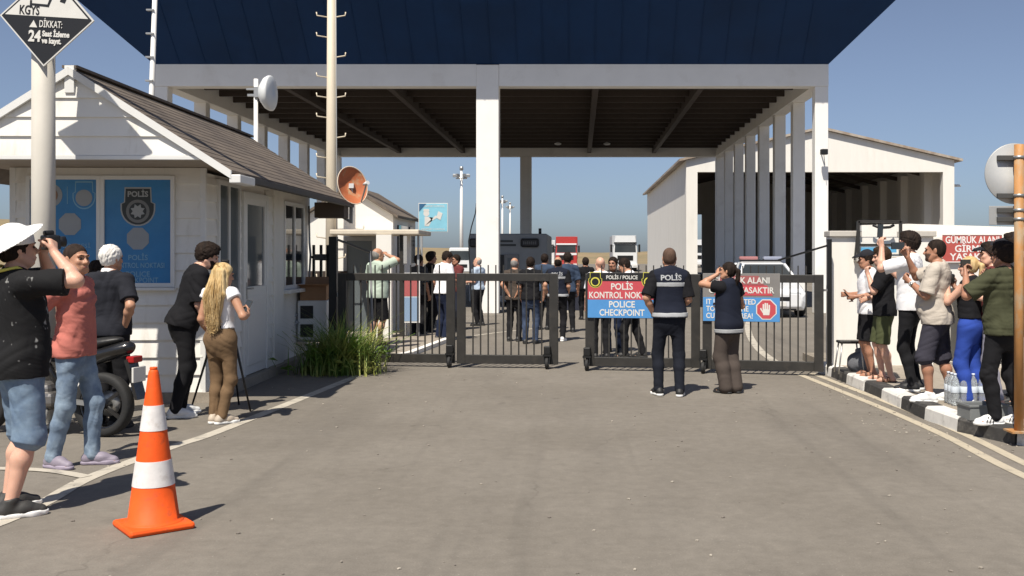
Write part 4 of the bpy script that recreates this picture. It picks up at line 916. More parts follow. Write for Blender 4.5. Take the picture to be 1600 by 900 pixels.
b.prism([(-.06, .27), (.13, .20), (.155, .245), (-.03, .315)], q, .0062, .009); b.prism([(.125, .165), (.175, .15), (.20, .215), (.15, .235)], q, .0062, .009); b.prism([(.03, .22), (.055, .21), (.02, .115), (.0, .12)], q, .0062, .0088); b.prism([(-.16, .115), (.02, .105), (.02, .13), (-.16, .135)], q, .0062, .0086); b.prism([(-.175, .09), (-.155, .09), (-.155, .165), (-.175, .165)], q, .0062, .0088)
b.build('camera_symbol', M_sb, dm)
MB().box(-.05, .05, .02, .10, -.2, -.16).box(-.05, .05, .02, .10, .16, .2).build('clamp', M_steel, dm)

# ------------------------------------------------------------------ traffic cone
M_or = mat('cone_orange', (.82, .10, .012), .62, spec=.3, var=.10, vscale=7, col2=(.42, .085, .035), mixscale=9, mixlo=.58, mixhi=.78, bump=.12, bscale=35); M_refl = mat('cone_white_band', (.72, .69, .67), .5, var=.08, vscale=12, col2=(.52, .47, .43), mixscale=10, mixlo=.56, mixhi=.75, bump=.15, bscale=30)
cb = gp(240, 824); cone = thing('traffic_cone', 'tall orange traffic cone with two white bands on the asphalt', 'traffic cone', cb, radians(39))
cr = lambda z: .152 + (.028 - .152) * (z - .055) / (.985 - .055)
prof = [(.19, .03), (.172, .05)] + [(cr(z), z) for z in (.056, .3, .55, .8, .965)] + [(.026, .98), (.018, .99)]
MB().lathe(prof, n=40).build('cone_body', M_or, cone)
b = MB(); s_ = .195
b.box(-s_, s_, -s_, s_, .0, .042, None, .018); b.build('base', M_or, cone)
for z0, z1 in ((.27, .425), (.61, .765)):
    MB().lathe([(cr(z0) + .003, z0), (cr(z1) + .003, z1)], n=48, cap=False).lathe([(cr(z0) - .004, z0 + .0005), (cr(z0) + .003, z0)], n=48, cap=False).lathe([(cr(z1) + .003, z1), (cr(z1) - .004, z1 - .0005)], n=48, cap=False).build('white_band', M_refl, cone)
MB().lathe([(.016, .985), (.024, .988), (.022, 1.0), (.015, 1.0)], n=16).build('top_ring', M_or, cone)

# ------------------------------------------------------------------ aerials, poles and masts behind the hut
rp = at(400, 222, 17.6); an = thing('drum_antenna', 'white drum dish antenna on a mast above the hut roof', 'antenna', (rp.x, 17.6, 0))
MB().tube([(0, 0, 0), (0, 0, 4.72)], .036, 10).build('mast', M_white, an)
R = Matrix.Translation((.0, -.02, 4.47)) @ Matrix.Rotation(radians(-3), 4, 'Z') @ Matrix.Rotation(radians(90), 4, 'Y')
MB().lathe([(.05, .06), (.16, .10), (.27, .18), (.302, .24), (.302, .275), (.28, .29), (.15, .315), (.0, .325)], n=32, M=R).build('dish', mat('antenna_white', (.68, .70, .70), .4), an)
MB().box(-.14, .10, -.03, .03, 4.42, 4.46).box(-.16, .12, -.03, .03, 4.53, 4.56).box(-.02, .07, -.06, .06, 4.40, 4.58).build('bracket', M_steel, an)
dp = at(550, 290, 16.9); sd = thing('satellite_dish', 'rust stained orange satellite dish at the back eave of the hut', 'satellite dish', dp)
M_rust = mat('rusty_dish', (.46, .135, .050), .7, col2=(.42, .27, .15), mixscale=7, mixlo=.55, mixhi=.70, var=.15, vscale=9)
nd = Vector((.70, -.66, .22)).normalized(); R = nd.to_track_quat('Z', 'Y').to_matrix().to_4x4()
MB().lathe([(.0, -.075), (.12, -.066), (.22, -.035), (.30, .008), (.318, .022), (.322, .014), (.30, -.006), (.22, -.05), (.12, -.082), (.0, -.09)], n=36, M=R @ Matrix.Diagonal((.90, 1, 1, 1))).build('dish', M_rust, sd)
MB().lathe([(.31, .010), (.326, .012), (.328, .026), (.312, .026), (.31, .010)], n=36, M=R @ Matrix.Diagonal((.90, 1, 1, 1))).build('rim', mat('dish_rim', (.62, .50, .38), .6), sd)
tip = nd * .34 + Vector((.05, 0, -.05)); lo_ = Vector((.15, .02, -.26))
MB().bar(lo_, tip, .022).build('feed_arm', M_steel, sd); MB().tube([tip + nd * .03, tip - nd * .09], [.035, .02], 10).build('feed_horn', M_upvc, sd)
MB().bar((-.02, .08, -.02), (-.04, .10, -.62), .05).bar((-.04, .10, -.60), (-.34, .12, -.42), .04).bar((-.02, .03, -.0), (-.02, .12, -.02), .08).build('bracket', M_steel, sd)
sp = at(518, 398, 21.4); st = thing('step_pole', 'tall cream pole with alternating climbing pegs beside the kiosk', 'pole', (sp.x, 21.4, 0))
M_cream = mat('cream_paint', (.66, .58, .45), .6, var=.05, vscale=2)
MB().tube([(0, 0, 0), (0, 0, 4.2), (0, 0, 9.0)], [.135, .105, .075], 14).build('post', M_cream, st)
k = 0; z = 1.2
while z < 8.8:
    for s_ in ((-1, 1) if k % 4 == 1 else ((1,) if k % 2 else (-1,))):
        r_ = .105; MB().tube([(s_ * (r_ - .02), -.02, z), (s_ * (r_ + .19), -.04, z + .03), (s_ * (r_ + .20), -.04, z + .10)], .014, 6).build('peg', M_cream, st)
    z += .42; k += 1
MB().tube([(.13, -.03, 1.0), (.112, -.03, 4.0), (.085, -.03, 8.9)], .012, 6).build('cable', M_grey, st)
mp_ = at(233, 398, 27.0); mst = thing('guyed_mast', 'slim white leaning mast in front of the left canopy corner', 'mast', (mp_.x, 27, 0))
MB().tube([(0, 0, 0), (.04, 0, 5.0), (.22, 0, 10.5)], [.085, .075, .055], 10).build('tube', M_white, mst)
for i in range(9): MB().box(-.10 + .02 * i * .5, .10 + .02 * i * .5, -.10, .0, 4.4 + i * .62, 4.44 + i * .62).build('clamp', M_steel, mst)

# ------------------------------------------------------------------ kiosk behind the gate
kx0, kx1, ky0, ky1, ke = -5.85, -4.0, 22.0, 25.0, 2.55; kxm = (kx0 + kx1) / 2; kr = ke + .58
ki = thing('gate_kiosk', 'small white gabled kiosk with a flat porch slab behind the gate', 'kiosk', (kxm, ky0, 0)); km = Matrix.Translation((-kxm, -ky0, 0)); K = lambda mb, n, m, p=ki: mb.build(n, m, p, km)
K(MB().box(kx0, kx1, ky0, ky1, 0, ke).prism([(kx0, ke + .001), (kx1, ke + .001), (kxm, kr)], FY(ky0), -(ky1 - ky0), 0), 'walls', M_whitewall)
b = MB()
for xe in (kx0 - .12, kx1 + .12):
    ze = ke - .12 * (kr - ke) / (kxm - kx0); b._add([(kxm, ky0 - .12, kr + .012), (xe, ky0 - .12, ze + .012), (xe, ky1 + .12, ze + .012), (kxm, ky1 + .12, kr + .012), (kxm, ky0 - .12, kr + .07), (xe, ky0 - .12, ze + .07), (xe, ky1 + .12, ze + .07), (kxm, ky1 + .12, kr + .07)], [(0, 1, 2, 3), (4, 7, 6, 5), (0, 4, 5, 1), (1, 5, 6, 2), (2, 6, 7, 3), (3, 7, 4, 0)])
K(b, 'roof', M_roof)
K(MB().box(kx1, kx1 + .04, 22.5, 23.7, 1.5, 2.35), 'window', M_glass); K(MB().box(kx1, kx1 + .04, 24.0, 24.7, 1.5, 2.35), 'window', M_glass)
K(MB().box(-4.95, -3.18, 20.3, 21.998, 2.10, 2.20, None, .02), 'porch_slab', mat('cream_slab', (.62, .55, .44), .8, var=.1, vscale=3))
K(MB().box(-5.05, -4.98, 21.93, 21.996, 0, 2.09).box(-4.44, -4.36, 21.93, 21.996, 0, 2.09).box(-4.98, -4.44, 21.94, 21.996, 2.0, 2.09), 'door_frame', M_grey); K(MB().box(-4.98, -4.44, 21.95, 21.99, .05, 2.0), 'glass_door', M_glass_l)
K(MB().box(-4.30, -4.02, 21.85, 21.997, 1.4, 1.72), 'meter_box', M_grey)
K(MB().box(-4.02, -3.72, 20.27, 20.45, 0, 2.098), 'porch_column', M_whitewall); K(MB().box(-3.60, -3.53, 20.5, 20.57, 0, 2.098), 'porch_post', M_gate); K(MB().box(-3.50, -3.43, 20.8, 20.87, 0, 2.098), 'porch_post', M_white); K(MB().box(-3.26, -3.22, 20.6, 20.64, 0, 2.098), 'porch_post', M_grey)
K(MB().box(kx0, -4.97, 21.90, 21.996, .95, 1.35), 'vent_panel', M_dark)
ps = thing('poster_board', 'red and blue poster board standing under the kiosk porch', 'sign', (at(643, 0, 20.5).x, 20.5, .09))
MB().box(-.17, .17, -.015, .015, .25, 1.25).build('board', M_upvc, ps); MB().box(-.15, .15, -.02, -.0155, .78, 1.22).build('red_field', mat('poster_red', (.40, .10, .10), .6), ps); MB().box(-.15, .15, -.02, -.0155, .28, .76).build('blue_field', mat('poster_blue', (.22, .32, .46), .6), ps); MB().bar((-.12, 0, 0), (-.12, 0, .25), .025).bar((.12, 0, 0), (.12, 0, .25), .025).build('stand', M_steel, ps)
sg = thing('passport_sign', 'light blue square passport control sign on a slim post', 'sign', (at(677, 0, 24).x, 24, 0)); M_lb = mat('passport_blue', (.24, .55, .68), .5, var=.05); zc = 2.57
MB().bar((-.28, .03, 0), (-.28, .03, 2.9), .05).build('post', M_grey, sg); MB().box(-.345, .345, -.012, .0, zc - .34, zc + .34, None, .003).build('plate', M_sw, sg); MB().box(-.33, .33, -.016, -.0125, zc - .325, zc + .325).build('blue_field', M_lb, sg)
b = MB(); q = face_at(0, -.0165, zc); b.prism([(-.16 + .07 * cos(t), .10 + .075 * sin(t)) for t in np.linspace(0, 2 * pi, 14)[:-1]], q, 0, .003); b.prism([(-.23, .15), (-.09, .15), (-.10, .20), (-.22, .20)], q, .0032, .005); b.prism([(-.20, .02), (-.11, .02), (-.02, -.07), (.10, .0), (.06, .05), (.0, .0), (-.10, -.20), (-.20, -.20)], q, 0, .0028); b.prism([(.07, .0), (.17, -.06), (.22, .10), (.12, .15)], q, .0033, .006); b.build('officer_symbol', M_sw, sg)
text_mesh('lettering', 'PASAPORT KONTROL', .07, face_at(.02, -.018, zc + .265), M_sw, sg, fit=.50); text_mesh('lettering', 'PASSPORT CONTROL', .06, face_at(0, -.018, zc - .275), M_sw, sg, fit=.55)
MB().prism([(-.33, .325), (-.33, .14), (-.16, .325)], q, .0034, .0045).build('painted_corner_shadow', mat('shadow_blue', (.03, .12, .24), .5), sg)  # shadow on the sign's upper left corner, painted as a darker blue triangle

# ------------------------------------------------------------------ gate posts and the four gate leaves
gpst = thing('gate_post', 'tall black gate post with bracing and short railing beside the hut', 'post', (at(521, 0, 15.8).x, 15.8, 0))
MB().box(-.06, .06, -.06, .06, 0, 1.98, None, .006).build('post', M_black, gpst)
b = MB(); b.bar((-.10, .06, 1.66), (-.55, .95, 1.66), .05, .10); b.bar((-.30, .95, 1.66), (-.58, .95, 1.66), .10, .04); b.bar((-.30, .95, .3), (-.58, .95, .3), .06, .04)
for x in (-.55, -.43, -.32): b.bar((x, .95, .0), (x, .95, 1.86), .04)
b.build('side_railing', M_black, gpst); MB().bar((.05, .1, 1.93), (.38, .9, 1.74), .03).build('brace', M_black, gpst); MB().bar((.38, .9, 1.76), (.44, .9, 0), .03).build('brace_leg', M_grey, gpst)
MB().box(.06, .16, -.03, .03, 1.05, 1.12).build('latch', M_steel, gpst)
def leaf(px0, px1, d0, d1, label, casters, top=427, name='gate_leaf'):
    a, c = at(px0, 398, d0), at(px1, 398, d1); a.z = c.z = 0; L = (c - a).length; ang = math.atan2(c.y - a.y, c.x - a.x)
    t = thing(name, label, 'gate', a, ang, 'steel bar gate leaves across the road'); H_ = 1.42; zb = .06
    f = MB(); f.box(0, .13, -.035, .035, zb, H_, None, .005).box(L - .13, L, -.035, .035, zb, H_, None, .005).box(.13, L - .13, -.03, .03, H_ - .115, H_ - .002, None, .004).box(.13, L - .13, -.03, .03, zb + .002, zb + .135, None, .004)
    f.build('frame', M_gate, t); b = MB(); n = max(3, int(round((L - .26) / .112)))
    for i in range(1, n): 
        x = .13 + (L - .26) * i / n; b.box(x - .010, x + .010, -.010, .010, zb + .136, H_ - .116)
        b.box(x - .0085, x + .0085, -.0085, .0085, H_ - .001, H_ + .125)
    b.build('bars', M_gate, t)
    for cx in casters:
        x = L * cx; cs = MB().box(x - .06, x + .06, -.13, .05, .19, .22).bar((x - .045, -.09, .20), (x - .035, -.10, .07), .012, .06, up=(0, 1, 0)).bar((x + .045, -.09, .20), (x + .035, -.10, .07), .012, .06, up=(0, 1, 0)).box(x - .05, x + .05, -.12, -.036, .22, .34, None, .01).build('caster', M_black, t)
        MB().lathe([(.03, -.026), (.078, -.024), (.085, -.015), (.085, .015), (.078, .024), (.03, .026)], (x, -.10, .086), 20, Matrix.Rotation(radians(90), 4, 'Y')).build('caster_wheel', M_rubber, cs); MB().tube([(x - .03, -.10, .086), (x + .03, -.10, .086)], .032, 10).build('caster_hub', M_steel, cs)
    return t, a, ang, L
g1 = leaf(529, 711, 15.7, 15.5, 'leftmost dark steel bar gate leaf nearest the grass clump', (.965,))
g2 = leaf(714, 872, 15.45, 15.3, 'dark steel bar gate leaf without a sign beside the open gap', (.90,))
g3 = leaf(915, 1094, 15.1, 14.85, 'gate leaf carrying the police checkpoint sign', (.02,))
g4 = leaf(1098, 1287, 14.75, 14.35, 'gate leaf carrying the customs warning sign', (.01,))
ep = thing('end_post', 'slim black gate post against the white wall end', 'post', (at(1295, 0, 14.45).x, 14.42, 0)); MB().box(-.03, .03, -.03, .03, 0, 1.92, None, .004).build('post', M_black, ep); MB().bar((-.03, 0, 1.2), (-.10, 0, 1.2), .03).build('latch', M_steel, ep); MB().bar((-.02, .02, 1.83), (-.62, .5, 1.62), .025).build('chain_brace', M_black, ep)
M_sr = mat('banner_red', (.50, .07, .085), .45, var=.04); M_sbl = mat('banner_blue', (.075, .26, .56), .45, var=.04); M_sy = mat('badge_yellow', (.62, .58, .08), .5); M_gb = mat('banner_grey', (.20, .19, .18), .5, var=.06)
def hang(name, label, g, px0, px1, py0, py1, dy=-.06):
    t, a, ang, L = g; Y = a.y - .1; x0 = (px0 - HX) * Y / F_PX; x1 = (px1 - HX) * Y / F_PX; z0, z1 = EYE - (py1 - HY) * Y / F_PX, EYE - (py0 - HY) * Y / F_PX
    cx = (x0 + x1) / 2; yy = a.y + (cx - a.x) * math.tan(ang) + dy; o = thing(name, label, 'sign', (cx, yy, (z0 + z1) / 2), ang); return o, (x1 - x0) / 2, (z1 - z0) / 2
s1, hw, hh_ = hang('checkpoint_sign', 'red and blue sign reading POLICE CHECKPOINT hung on the gate', g3, 917, 1026, 426, 497)
MB().box(-hw, hw, -.004, .012, -hh_, hh_, None, .003).build('plate', M_sb, s1); MB().box(-hw + .008, hw - .008, -.0075, -.0045, -.06, .62 * hh_).build('red_field', M_sr, s1); MB().box(-hw + .008, hw - .008, -.0075, -.0045, -hh_ + .006, -.062).build('blue_field', M_sbl, s1)
tx = lambda p, t, sz, x, z, f, m=M_sw, y=-.0085, **k: text_mesh('lettering', t, sz, face_at(x, y, z), m, p, bold=k.get('bold', .02), fit=f)
tx(s1, 'POLİS / POLICE', .075, 0, .262, .46, y=-.006); tx(s1, 'POLİS', .13, 0, .125, .32); tx(s1, 'KONTROL NOKTASI', .13, 0, .0, hw * 1.88); tx(s1, 'POLICE', .13, 0, -.135, .38); tx(s1, 'CHECKPOINT', .13, 0, -.255, .66)
for sgn in (-1, 1): badge(s1, sgn * (hw - .12), .225, .44, -.008, (M_sy, M_sb, M_sy, M_sb), 'POLİS')
s2, hw2, hh2 = hang('customs_sign', 'grey, red and blue customs warning sign with a red stop hand', g4, 1097, 1216, 427, 502)
MB().box(-hw2, hw2, -.004, .012, -hh2, hh2, None, .003).build('plate', M_gb, s2)
MB().prism([(-hw2 + .16, .03), (hw2 - .10, .03), (hw2 - .18, .175), (-hw2 + .24, .175)], face_at(0, 0, 0), .0045, .0075).build('red_field', M_sr, s2); MB().prism([(-hw2 + .16, .18), (hw2 - .22, .18), (hw2 - .30, .31), (-hw2 + .26, .31)], face_at(0, 0, 0), .0045, .0075).build('red_field', mat('banner_red_faded', (.33, .10, .10), .5), s2)
MB().box(-hw2 + .005, hw2 - .005, -.0075, -.0045, -hh2 + .005, .002).build('blue_field', M_sbl, s2)
tx(s2, 'GÜMRÜK ALANI', .12, 0, .24, .80, y=-.0085); tx(s2, 'GİRMEK YASAKTIR', .12, 0, .10, .92)
for t, z, f in (('IT IS PROHIBITED', -.065, .70), ('TO CROSS THE', -.165, .60), ('CUSTOMS AREA!', -.265, .66)): text_mesh('lettering', t, .105, face_at(-hw2 + .05 + f / 2, -.0085, z), M_sw, s2, bold=.02, fit=f)
b = MB(); b.prism([(.155 * cos(pi / 8 + k * pi / 4), .155 * sin(pi / 8 + k * pi / 4)) for k in range(8)], face_at(hw2 - .19, 0, -.165), .0078, .010); b.build('octagon_edge', M_sw, s2)
b = MB(); b.prism([(.14 * cos(pi / 8 + k * pi / 4), .14 * sin(pi / 8 + k * pi / 4)) for k in range(8)], face_at(hw2 - .19, 0, -.165), .0102, .012); b.build('octagon', M_sr, s2)
b = MB(); q = face_at(hw2 - .19, 0, -.165); b.prism([(-.045, -.08), (.04, -.08), (.052, .0), (-.05, .01)], q, .0122, .014)
for x, h0, h1 in ((-.042, .01, .075), (-.015, .01, .092), (.012, .008, .088), (.040, .0, .066)): b.prism([(x - .010, h0 - .01), (x + .010, h0 - .01), (x + .010, h1), (x - .010, h1)], q, .0122, .0138)
b.prism([(-.05, -.02), (-.045, -.06), (-.09, .01), (-.075, .025)], q, .0122, .0136); b.build('hand_symbol', M_sw, s2)

# ------------------------------------------------------------------ beside the hut: air conditioner, box, grass
ac = thing('air_conditioner', 'white air conditioner outdoor unit on the hut side wall', 'air conditioner', (-4.42, 16.05, .36), BR)
MB().box(0, .46, 0, .62, 0, .62, None, .02).build('casing', mat('ac_casing', (.76, .75, .71), .5, var=.05, vscale=4, col2=(.45, .42, .37), mixscale=3, mixlo=.55, mixhi=.8), ac)
for z in (.05, .34): MB().box(.05, .25, -.012, .001, z, z + .20, None, .004).build('vent_panel', M_sb, ac)
MB().lathe([(.02, 0), (.20, .0), (.21, .02), (.20, .03), (.02, .03)], (.452, .33, .31), 24, Matrix.Rotation(radians(90), 4, 'Y')).build('fan_grille', M_grey, ac)
MB().tube([(.02, -.02, .3), (-.10, -.08, .2), (-.14, -.05, -.1), (-.02, -.02, -.30)], .03, 8).tube([(.0, -.02, .4), (-.16, -.10, .3), (-.10, -.04, .75)], .025, 8).build('hose', M_grey, ac); MB().box(-.03, .44, .08, .12, -.04, -.002).build('bracket', M_steel, ac); MB().box(-.03, .44, .5, .54, -.04, -.002).build('bracket', M_steel, ac)
bx = thing('cardboard_box', 'open brown cardboard box sitting on the air conditioner', 'box', (-4.20, 16.30, .982), BR + .06); M_card = mat('cardboard', (.36, .20, .105), .85, var=.1, vscale=4)
MB().box(-.20, .20, -.20, -.19, 0, .22).box(-.20, .20, .19, .20, 0, .22).box(-.20, -.19, -.19, .19, 0, .22).box(.19, .20, -.19, .19, 0, .22).box(-.19, .19, -.19, .19, 0, .012).build('walls', M_card, bx)
b = MB(); b.quad((-.20, -.20, .22), (.20, -.20, .22), (.26, -.36, .26), (-.22, -.36, .25)); b.quad((.20, -.2, .22), (.20, .2, .22), (.32, .2, .32), (.32, -.2, .33)); b.quad((-.2, .2, .22), (.2, .2, .22), (.2, .28, .36), (-.2, .28, .36)); b.quad((-.20, -.2, .22), (-.20, .2, .22), (-.30, .2, .30), (-.30, -.2, .30)); o = b.build('flaps', M_card, bx); md = o.modifiers.new('s', 'SOLIDIFY'); md.thickness = .006
M_grass = mat('grass_blade', (.12, .21, .03), .6, col2=(.36, .36, .10), mixscale=2.5, mixlo=.45, mixhi=.62, var=.2, vscale=9)
rg = random.Random(5); b = MB()
for i in range(1700):
    u = rg.random(); x = rg.gauss(-3.43, .21); y = 14.72 + rg.gauss(0, .18); x = min(-2.72, max(-4.35, x))
    hgt = max(.10, rg.gauss(.54, .20) * (1.15 - .75 * abs(x + 3.40))); a_ = rg.random() * 2 * pi; bend = rg.uniform(.25, 1.15) * hgt; wd = rg.uniform(.006, .012)
    d_ = Vector((cos(a_), sin(a_), 0)); sd_ = Vector((-d_.y, d_.x, 0)) * wd; p0 = Vector((x, y, 0)); pts = [p0 + d_ * bend * t * t + Vector((0, 0, hgt * (t - .25 * t * t * (bend / hgt)))) for t in (0, .35, .7, 1)]
    V = []
    for k_, p in enumerate(pts[:-1]): V += [p - sd_ * (1 - k_ * .25), p + sd_ * (1 - k_ * .25)]
    V.append(pts[-1]); b._add(V, [(0, 1, 3, 2), (2, 3, 5, 4), (4, 5, 6)])
for i in range(420):   # broad low leaves and dry arching stems
    x = min(-2.75, max(-4.3, rg.gauss(-3.38, .30))); y = 14.62 + rg.gauss(0, .16); a_ = rg.random() * 2 * pi; d_ = Vector((cos(a_), sin(a_), 0)); sd_ = Vector((-d_.y, d_.x, 0)); p0 = Vector((x, y, 0))
    if i % 3:
        L_ = rg.uniform(.08, .22); wv_ = L_ * rg.uniform(.14, .24); zt = rg.uniform(.04, .34); q0 = p0 + Vector((0, 0, zt)); b._add([q0, q0 + d_ * L_ * .5 + sd_ * wv_ + Vector((0, 0, L_ * .35)), q0 + d_ * L_ + Vector((0, 0, L_ * .2)), q0 + d_ * L_ * .5 - sd_ * wv_ + Vector((0, 0, L_ * .35))], [(0, 1, 2), (0, 2, 3)])
    else:
        hh2 = rg.uniform(.45, .95); pts = [p0 + d_ * (.55 * hh2 * t * t) + Vector((0, 0, hh2 * (t - .3 * t * t))) for t in (0, .4, .75, 1)]
        b.tube(pts, [.003, .0025, .002, .004], 4)
tag(b.build('grass', M_grass), 'green and yellow grass clump growing at the foot of the gate post', 'grass', kind='stuff')

# ------------------------------------------------------------------ right-hand road sign seen from behind
ro = thing('road_sign', 'round and oblong road signs seen from behind on a rusty orange pole', 'road sign', (at(1590, 0, 9.15).x, 9.12, .122))
M_rp = mat('rusty_orange_pole', (.42, .20, .065), .7, col2=(.36, .27, .17), mixscale=5, mixlo=.50, mixhi=.62, var=.15, vscale=12, stretch=(1, 1, .4))
MB().tube([(0, 0, 0), (0, 0, 2.56)], .042, 14).build('pole', M_rp, ro); M_alu = mat('sign_back', (.40, .405, .40), .5, metal=.35, var=.06, vscale=5)
zc = EYE - .122 - (270 - HY) * 9.1 / F_PX
MB().lathe([(.0, -.004), (.268, -.004), (.275, .0), (.268, .004), (.0, .004)], (0, .085, zc), 40, Matrix.Rotation(radians(90), 4, 'X')).build('round_plate', M_alu, ro)
z2 = EYE - .122 - (336 - HY) * 9.1 / F_PX; MB().box(-.235, .235, .078, .086, z2 - .085, z2 + .085, None, .003).build('oblong_plate', M_alu, ro)
for z in (zc + .14, zc - .20, z2 + .045, z2 - .035):
    MB().box(-.17, .17, .045, .076, z - .022, z + .022, None, .003).build('rail', mat('dark_rail', (.06, .06, .058), .6), ro); MB().tube([(0, 0, z - .012), (0, 0, z + .012)], .048, 12).build('clamp', M_steel, ro)
MB().box(-.10, .10, -.10, .10, 0, .015).build('base_plate', M_rp, ro)

# ------------------------------------------------------------------ things on the right pavement
PZ = .123
M_pet = mat('clear_plastic', (.80, .84, .86), .12, trans=.75, spec=.5); M_cap = mat('bottle_cap', (.55, .60, .68), .5); M_lab = mat('bottle_label', (.62, .68, .74), .5, var=.1)
wc = gp(1516, 634, PZ)
def bottle(loc, label):
    t = thing('water_bottle', label, 'bottle', loc, rg.random() * 6, 'shrink-wrapped pack of large water bottles'); return t
b0 = bottle((0, 0, 0), 'clear plastic water bottle in the pack by the grey crate')
MB().lathe([(.030, 0), (.043, .008), (.045, .03), (.042, .06), (.045, .10), (.042, .13), (.045, .17), (.045, .22), (.036, .265), (.016, .30), (.0145, .318)], n=14).build('bottle_body', M_pet, b0); MB().lathe([(.017, .312), (.017, .335), (.0, .336)], n=12).build('cap', M_cap, b0); MB().lathe([(.0458, .135), (.0462, .136), (.0462, .20), (.0458, .201)], n=14).build('paper_label', M_lab, b0)
i = 0
for r_ in range(3):
    for c_ in range(4):
        t = b0 if i == 0 else copy_tree(b0); t.location = (wc.x - .15 + c_ * .095, wc.y + .02 + r_ * .097, PZ + .0); t.rotation_euler = (0, 0, rg.random() * 6); i += 1
gc = thing('grey_crate', 'shallow grey plastic crate beside the water bottles on the kerb', 'crate', gp(1535, 655, PZ), .12); M_gp = mat('grey_plastic', (.19, .20, .20), .5, var=.06)
MB().box(-.19, .19, -.13, -.115, .01, .15, None, .004).box(-.19, .19, .115, .13, .01, .15, None, .004).box(-.19, -.175, -.115, .115, .01, .15).box(.175, .19, -.115, .115, .01, .15).box(-.185, .185, -.12, .12, 0, .012).build('tub', M_gp, gc); MB().box(-.2, .2, -.14, -.128, .135, .155, None, .003).box(-.2, .2, .128, .14, .135, .155, None, .003).box(-.2, -.188, -.128, .128, .135, .155).box(.188, .2, -.128, .128, .135, .155).build('rim', M_gp, gc)
bg_ = thing('grey_bag', 'slumped grey bag on the pavement against the white wall', 'bag', gp(1343, 582, PZ)); F_ = Field((-.3, -.25, 0), (.3, .25, .5), .012); F_.ell((0, 0, .13), (.17, .12, .15), k=.03, clip=[((0, 0, .002), (0, 0, -1))]); F_.ell((.06, 0, .22), (.10, .09, .12), k=.06); F_.cap((-.05, -.02, .30), (.10, -.02, .33), .02, k=.02)
to_obj('bag_body', F_.mesh(), mat('bag_cloth', (.12, .125, .14), .8, var=.1, bump=.2, bscale=50), bg_, fold=(.006, 6, 2))
so_ = thing('folding_stool', 'small black folding stool standing by the white wall', 'stool', gp(1327, 583, PZ))
MB().box(-.15, .15, -.12, .12, .40, .435, None, .012).build('seat', M_black, so_)
for sx in (-1, 1):
    for sy in (-1, 1): MB().tube([(sx * .12, sy * .09, .40), (sx * .17, sy * .12, 0)], .011, 8).build('leg', M_steel, so_)

# ------------------------------------------------------------------ motorcycle beside the hut
mo = thing('motorcycle', 'black motorcycle parked beside the police hut behind the onlookers', 'motorcycle', gp(162, 682).to_3d(), radians(169)); M_bk2 = mat('gloss_black', (.012, .012, .013), .25, coat=.5); M_eng = mat('engine_metal', (.22, .21, .20), .4, metal=.7, var=.15, vscale=12)
def wheel(x):
    R = Matrix.Rotation(radians(90), 4, 'X'); r_ = .30
    pr = [(r_ - .075, -.045), (r_ - .03, -.062), (r_ - .005, -.040), (r_, 0), (r_ - .005, .040), (r_ - .03, .062), (r_ - .075, .045), (r_ - .085, 0), (r_ - .075, -.045)]
    wv_ = MB().lathe(pr, (x, 0, r_), 36, R).build('wheel', M_rubber, mo); MB().lathe([(r_ - .09, -.03), (r_ - .07, -.045), (r_ - .07, .045), (r_ - .09, .03), (r_ - .09, -.03)], (x, 0, r_), 30, R).build('rim', M_bk2, wv_)
    b = MB(); b.tube([(x, -.06, r_), (x, .06, r_)], .045, 14)
    for k in range(5): a_ = k * 2 * pi / 5; b.bar((x, 0, r_), (x + (r_ - .085) * cos(a_), 0, r_ + (r_ - .085) * sin(a_)), .03, .025, up=(0, 1, 0))
    b.build('spokes', M_bk2, wv_); MB().lathe([(.04, -.004), (.12, -.004), (.12, .004), (.04, .004)], (x, -.075, r_), 20, R).build('brake_disc', M_steel, wv_)
wheel(0); wheel(1.30)
MB().bar((0, -.09, .31), (.55, -.09, .36), .05, .04).bar((0, .09, .31), (.55, .09, .36), .05, .04).build('swing_arm', M_steel, mo)
MB().tube([(.45, 0, .40), (.62, 0, .72), (1.0, 0, .86)], .035, 8).tube([(.5, 0, .30), (.85, 0, .26), (1.02, 0, .55), (1.03, 0, .86)], .03, 8).tube([(-.18, .0, .80), (.3, 0, .70), (.62, 0, .72)], .03, 8).build('frame', M_bk2, mo)
MB().box(.48, .86, -.14, .14, .24, .50, None, .05).tube([(.72, 0, .42), (.84, 0, .66)], .09, 12).box(.42, .62, -.17, .17, .28, .42, None, .04).build('engine', M_eng, mo)
Fm = Field((.3, -.25, .6), (1.2, .25, 1.1), .012); Fm.ell((.78, 0, .84), (.25, .14, .12), k=.03); Fm.cap((.6, 0, .80), (.9, 0, .90), .09, .11, k=.05); to_obj('fuel_tank', Fm.mesh(), M_bk2, mo)
Fm = Field((-.5, -.25, .6), (.8, .25, 1.1), .012); Fm.ell((.38, 0, .80), (.26, .13, .05), k=.03); Fm.ell((.05, 0, .87), (.26, .11, .05), rotm('Y', 10), k=.05); to_obj('seat', Fm.mesh(), mat('seat_vinyl', (.014, .014, .014), .5), mo)
Fm = Field((-.6, -.25, .5), (.5, .25, 1.1), .012); Fm.cap((-.25, 0, .83), (.25, 0, .72), .06, .11, k=.03); Fm.ell((-.1, 0, .80), (.22, .11, .06), rotm('Y', 15), k=.04); to_obj('tail_fairing', Fm.mesh(), M_bk2, mo)
MB().prism([(-.30, .74), (-.36, .50), (-.40, .36), (-.37, .36), (-.33, .50), (-.26, .72)], Matrix(((1, 0, 0, 0), (0, 0, -1, 0), (0, 1, 0, 0), (0, 0, 0, 1))), -.07, .07).build('rear_mudguard', M_bk2, mo)
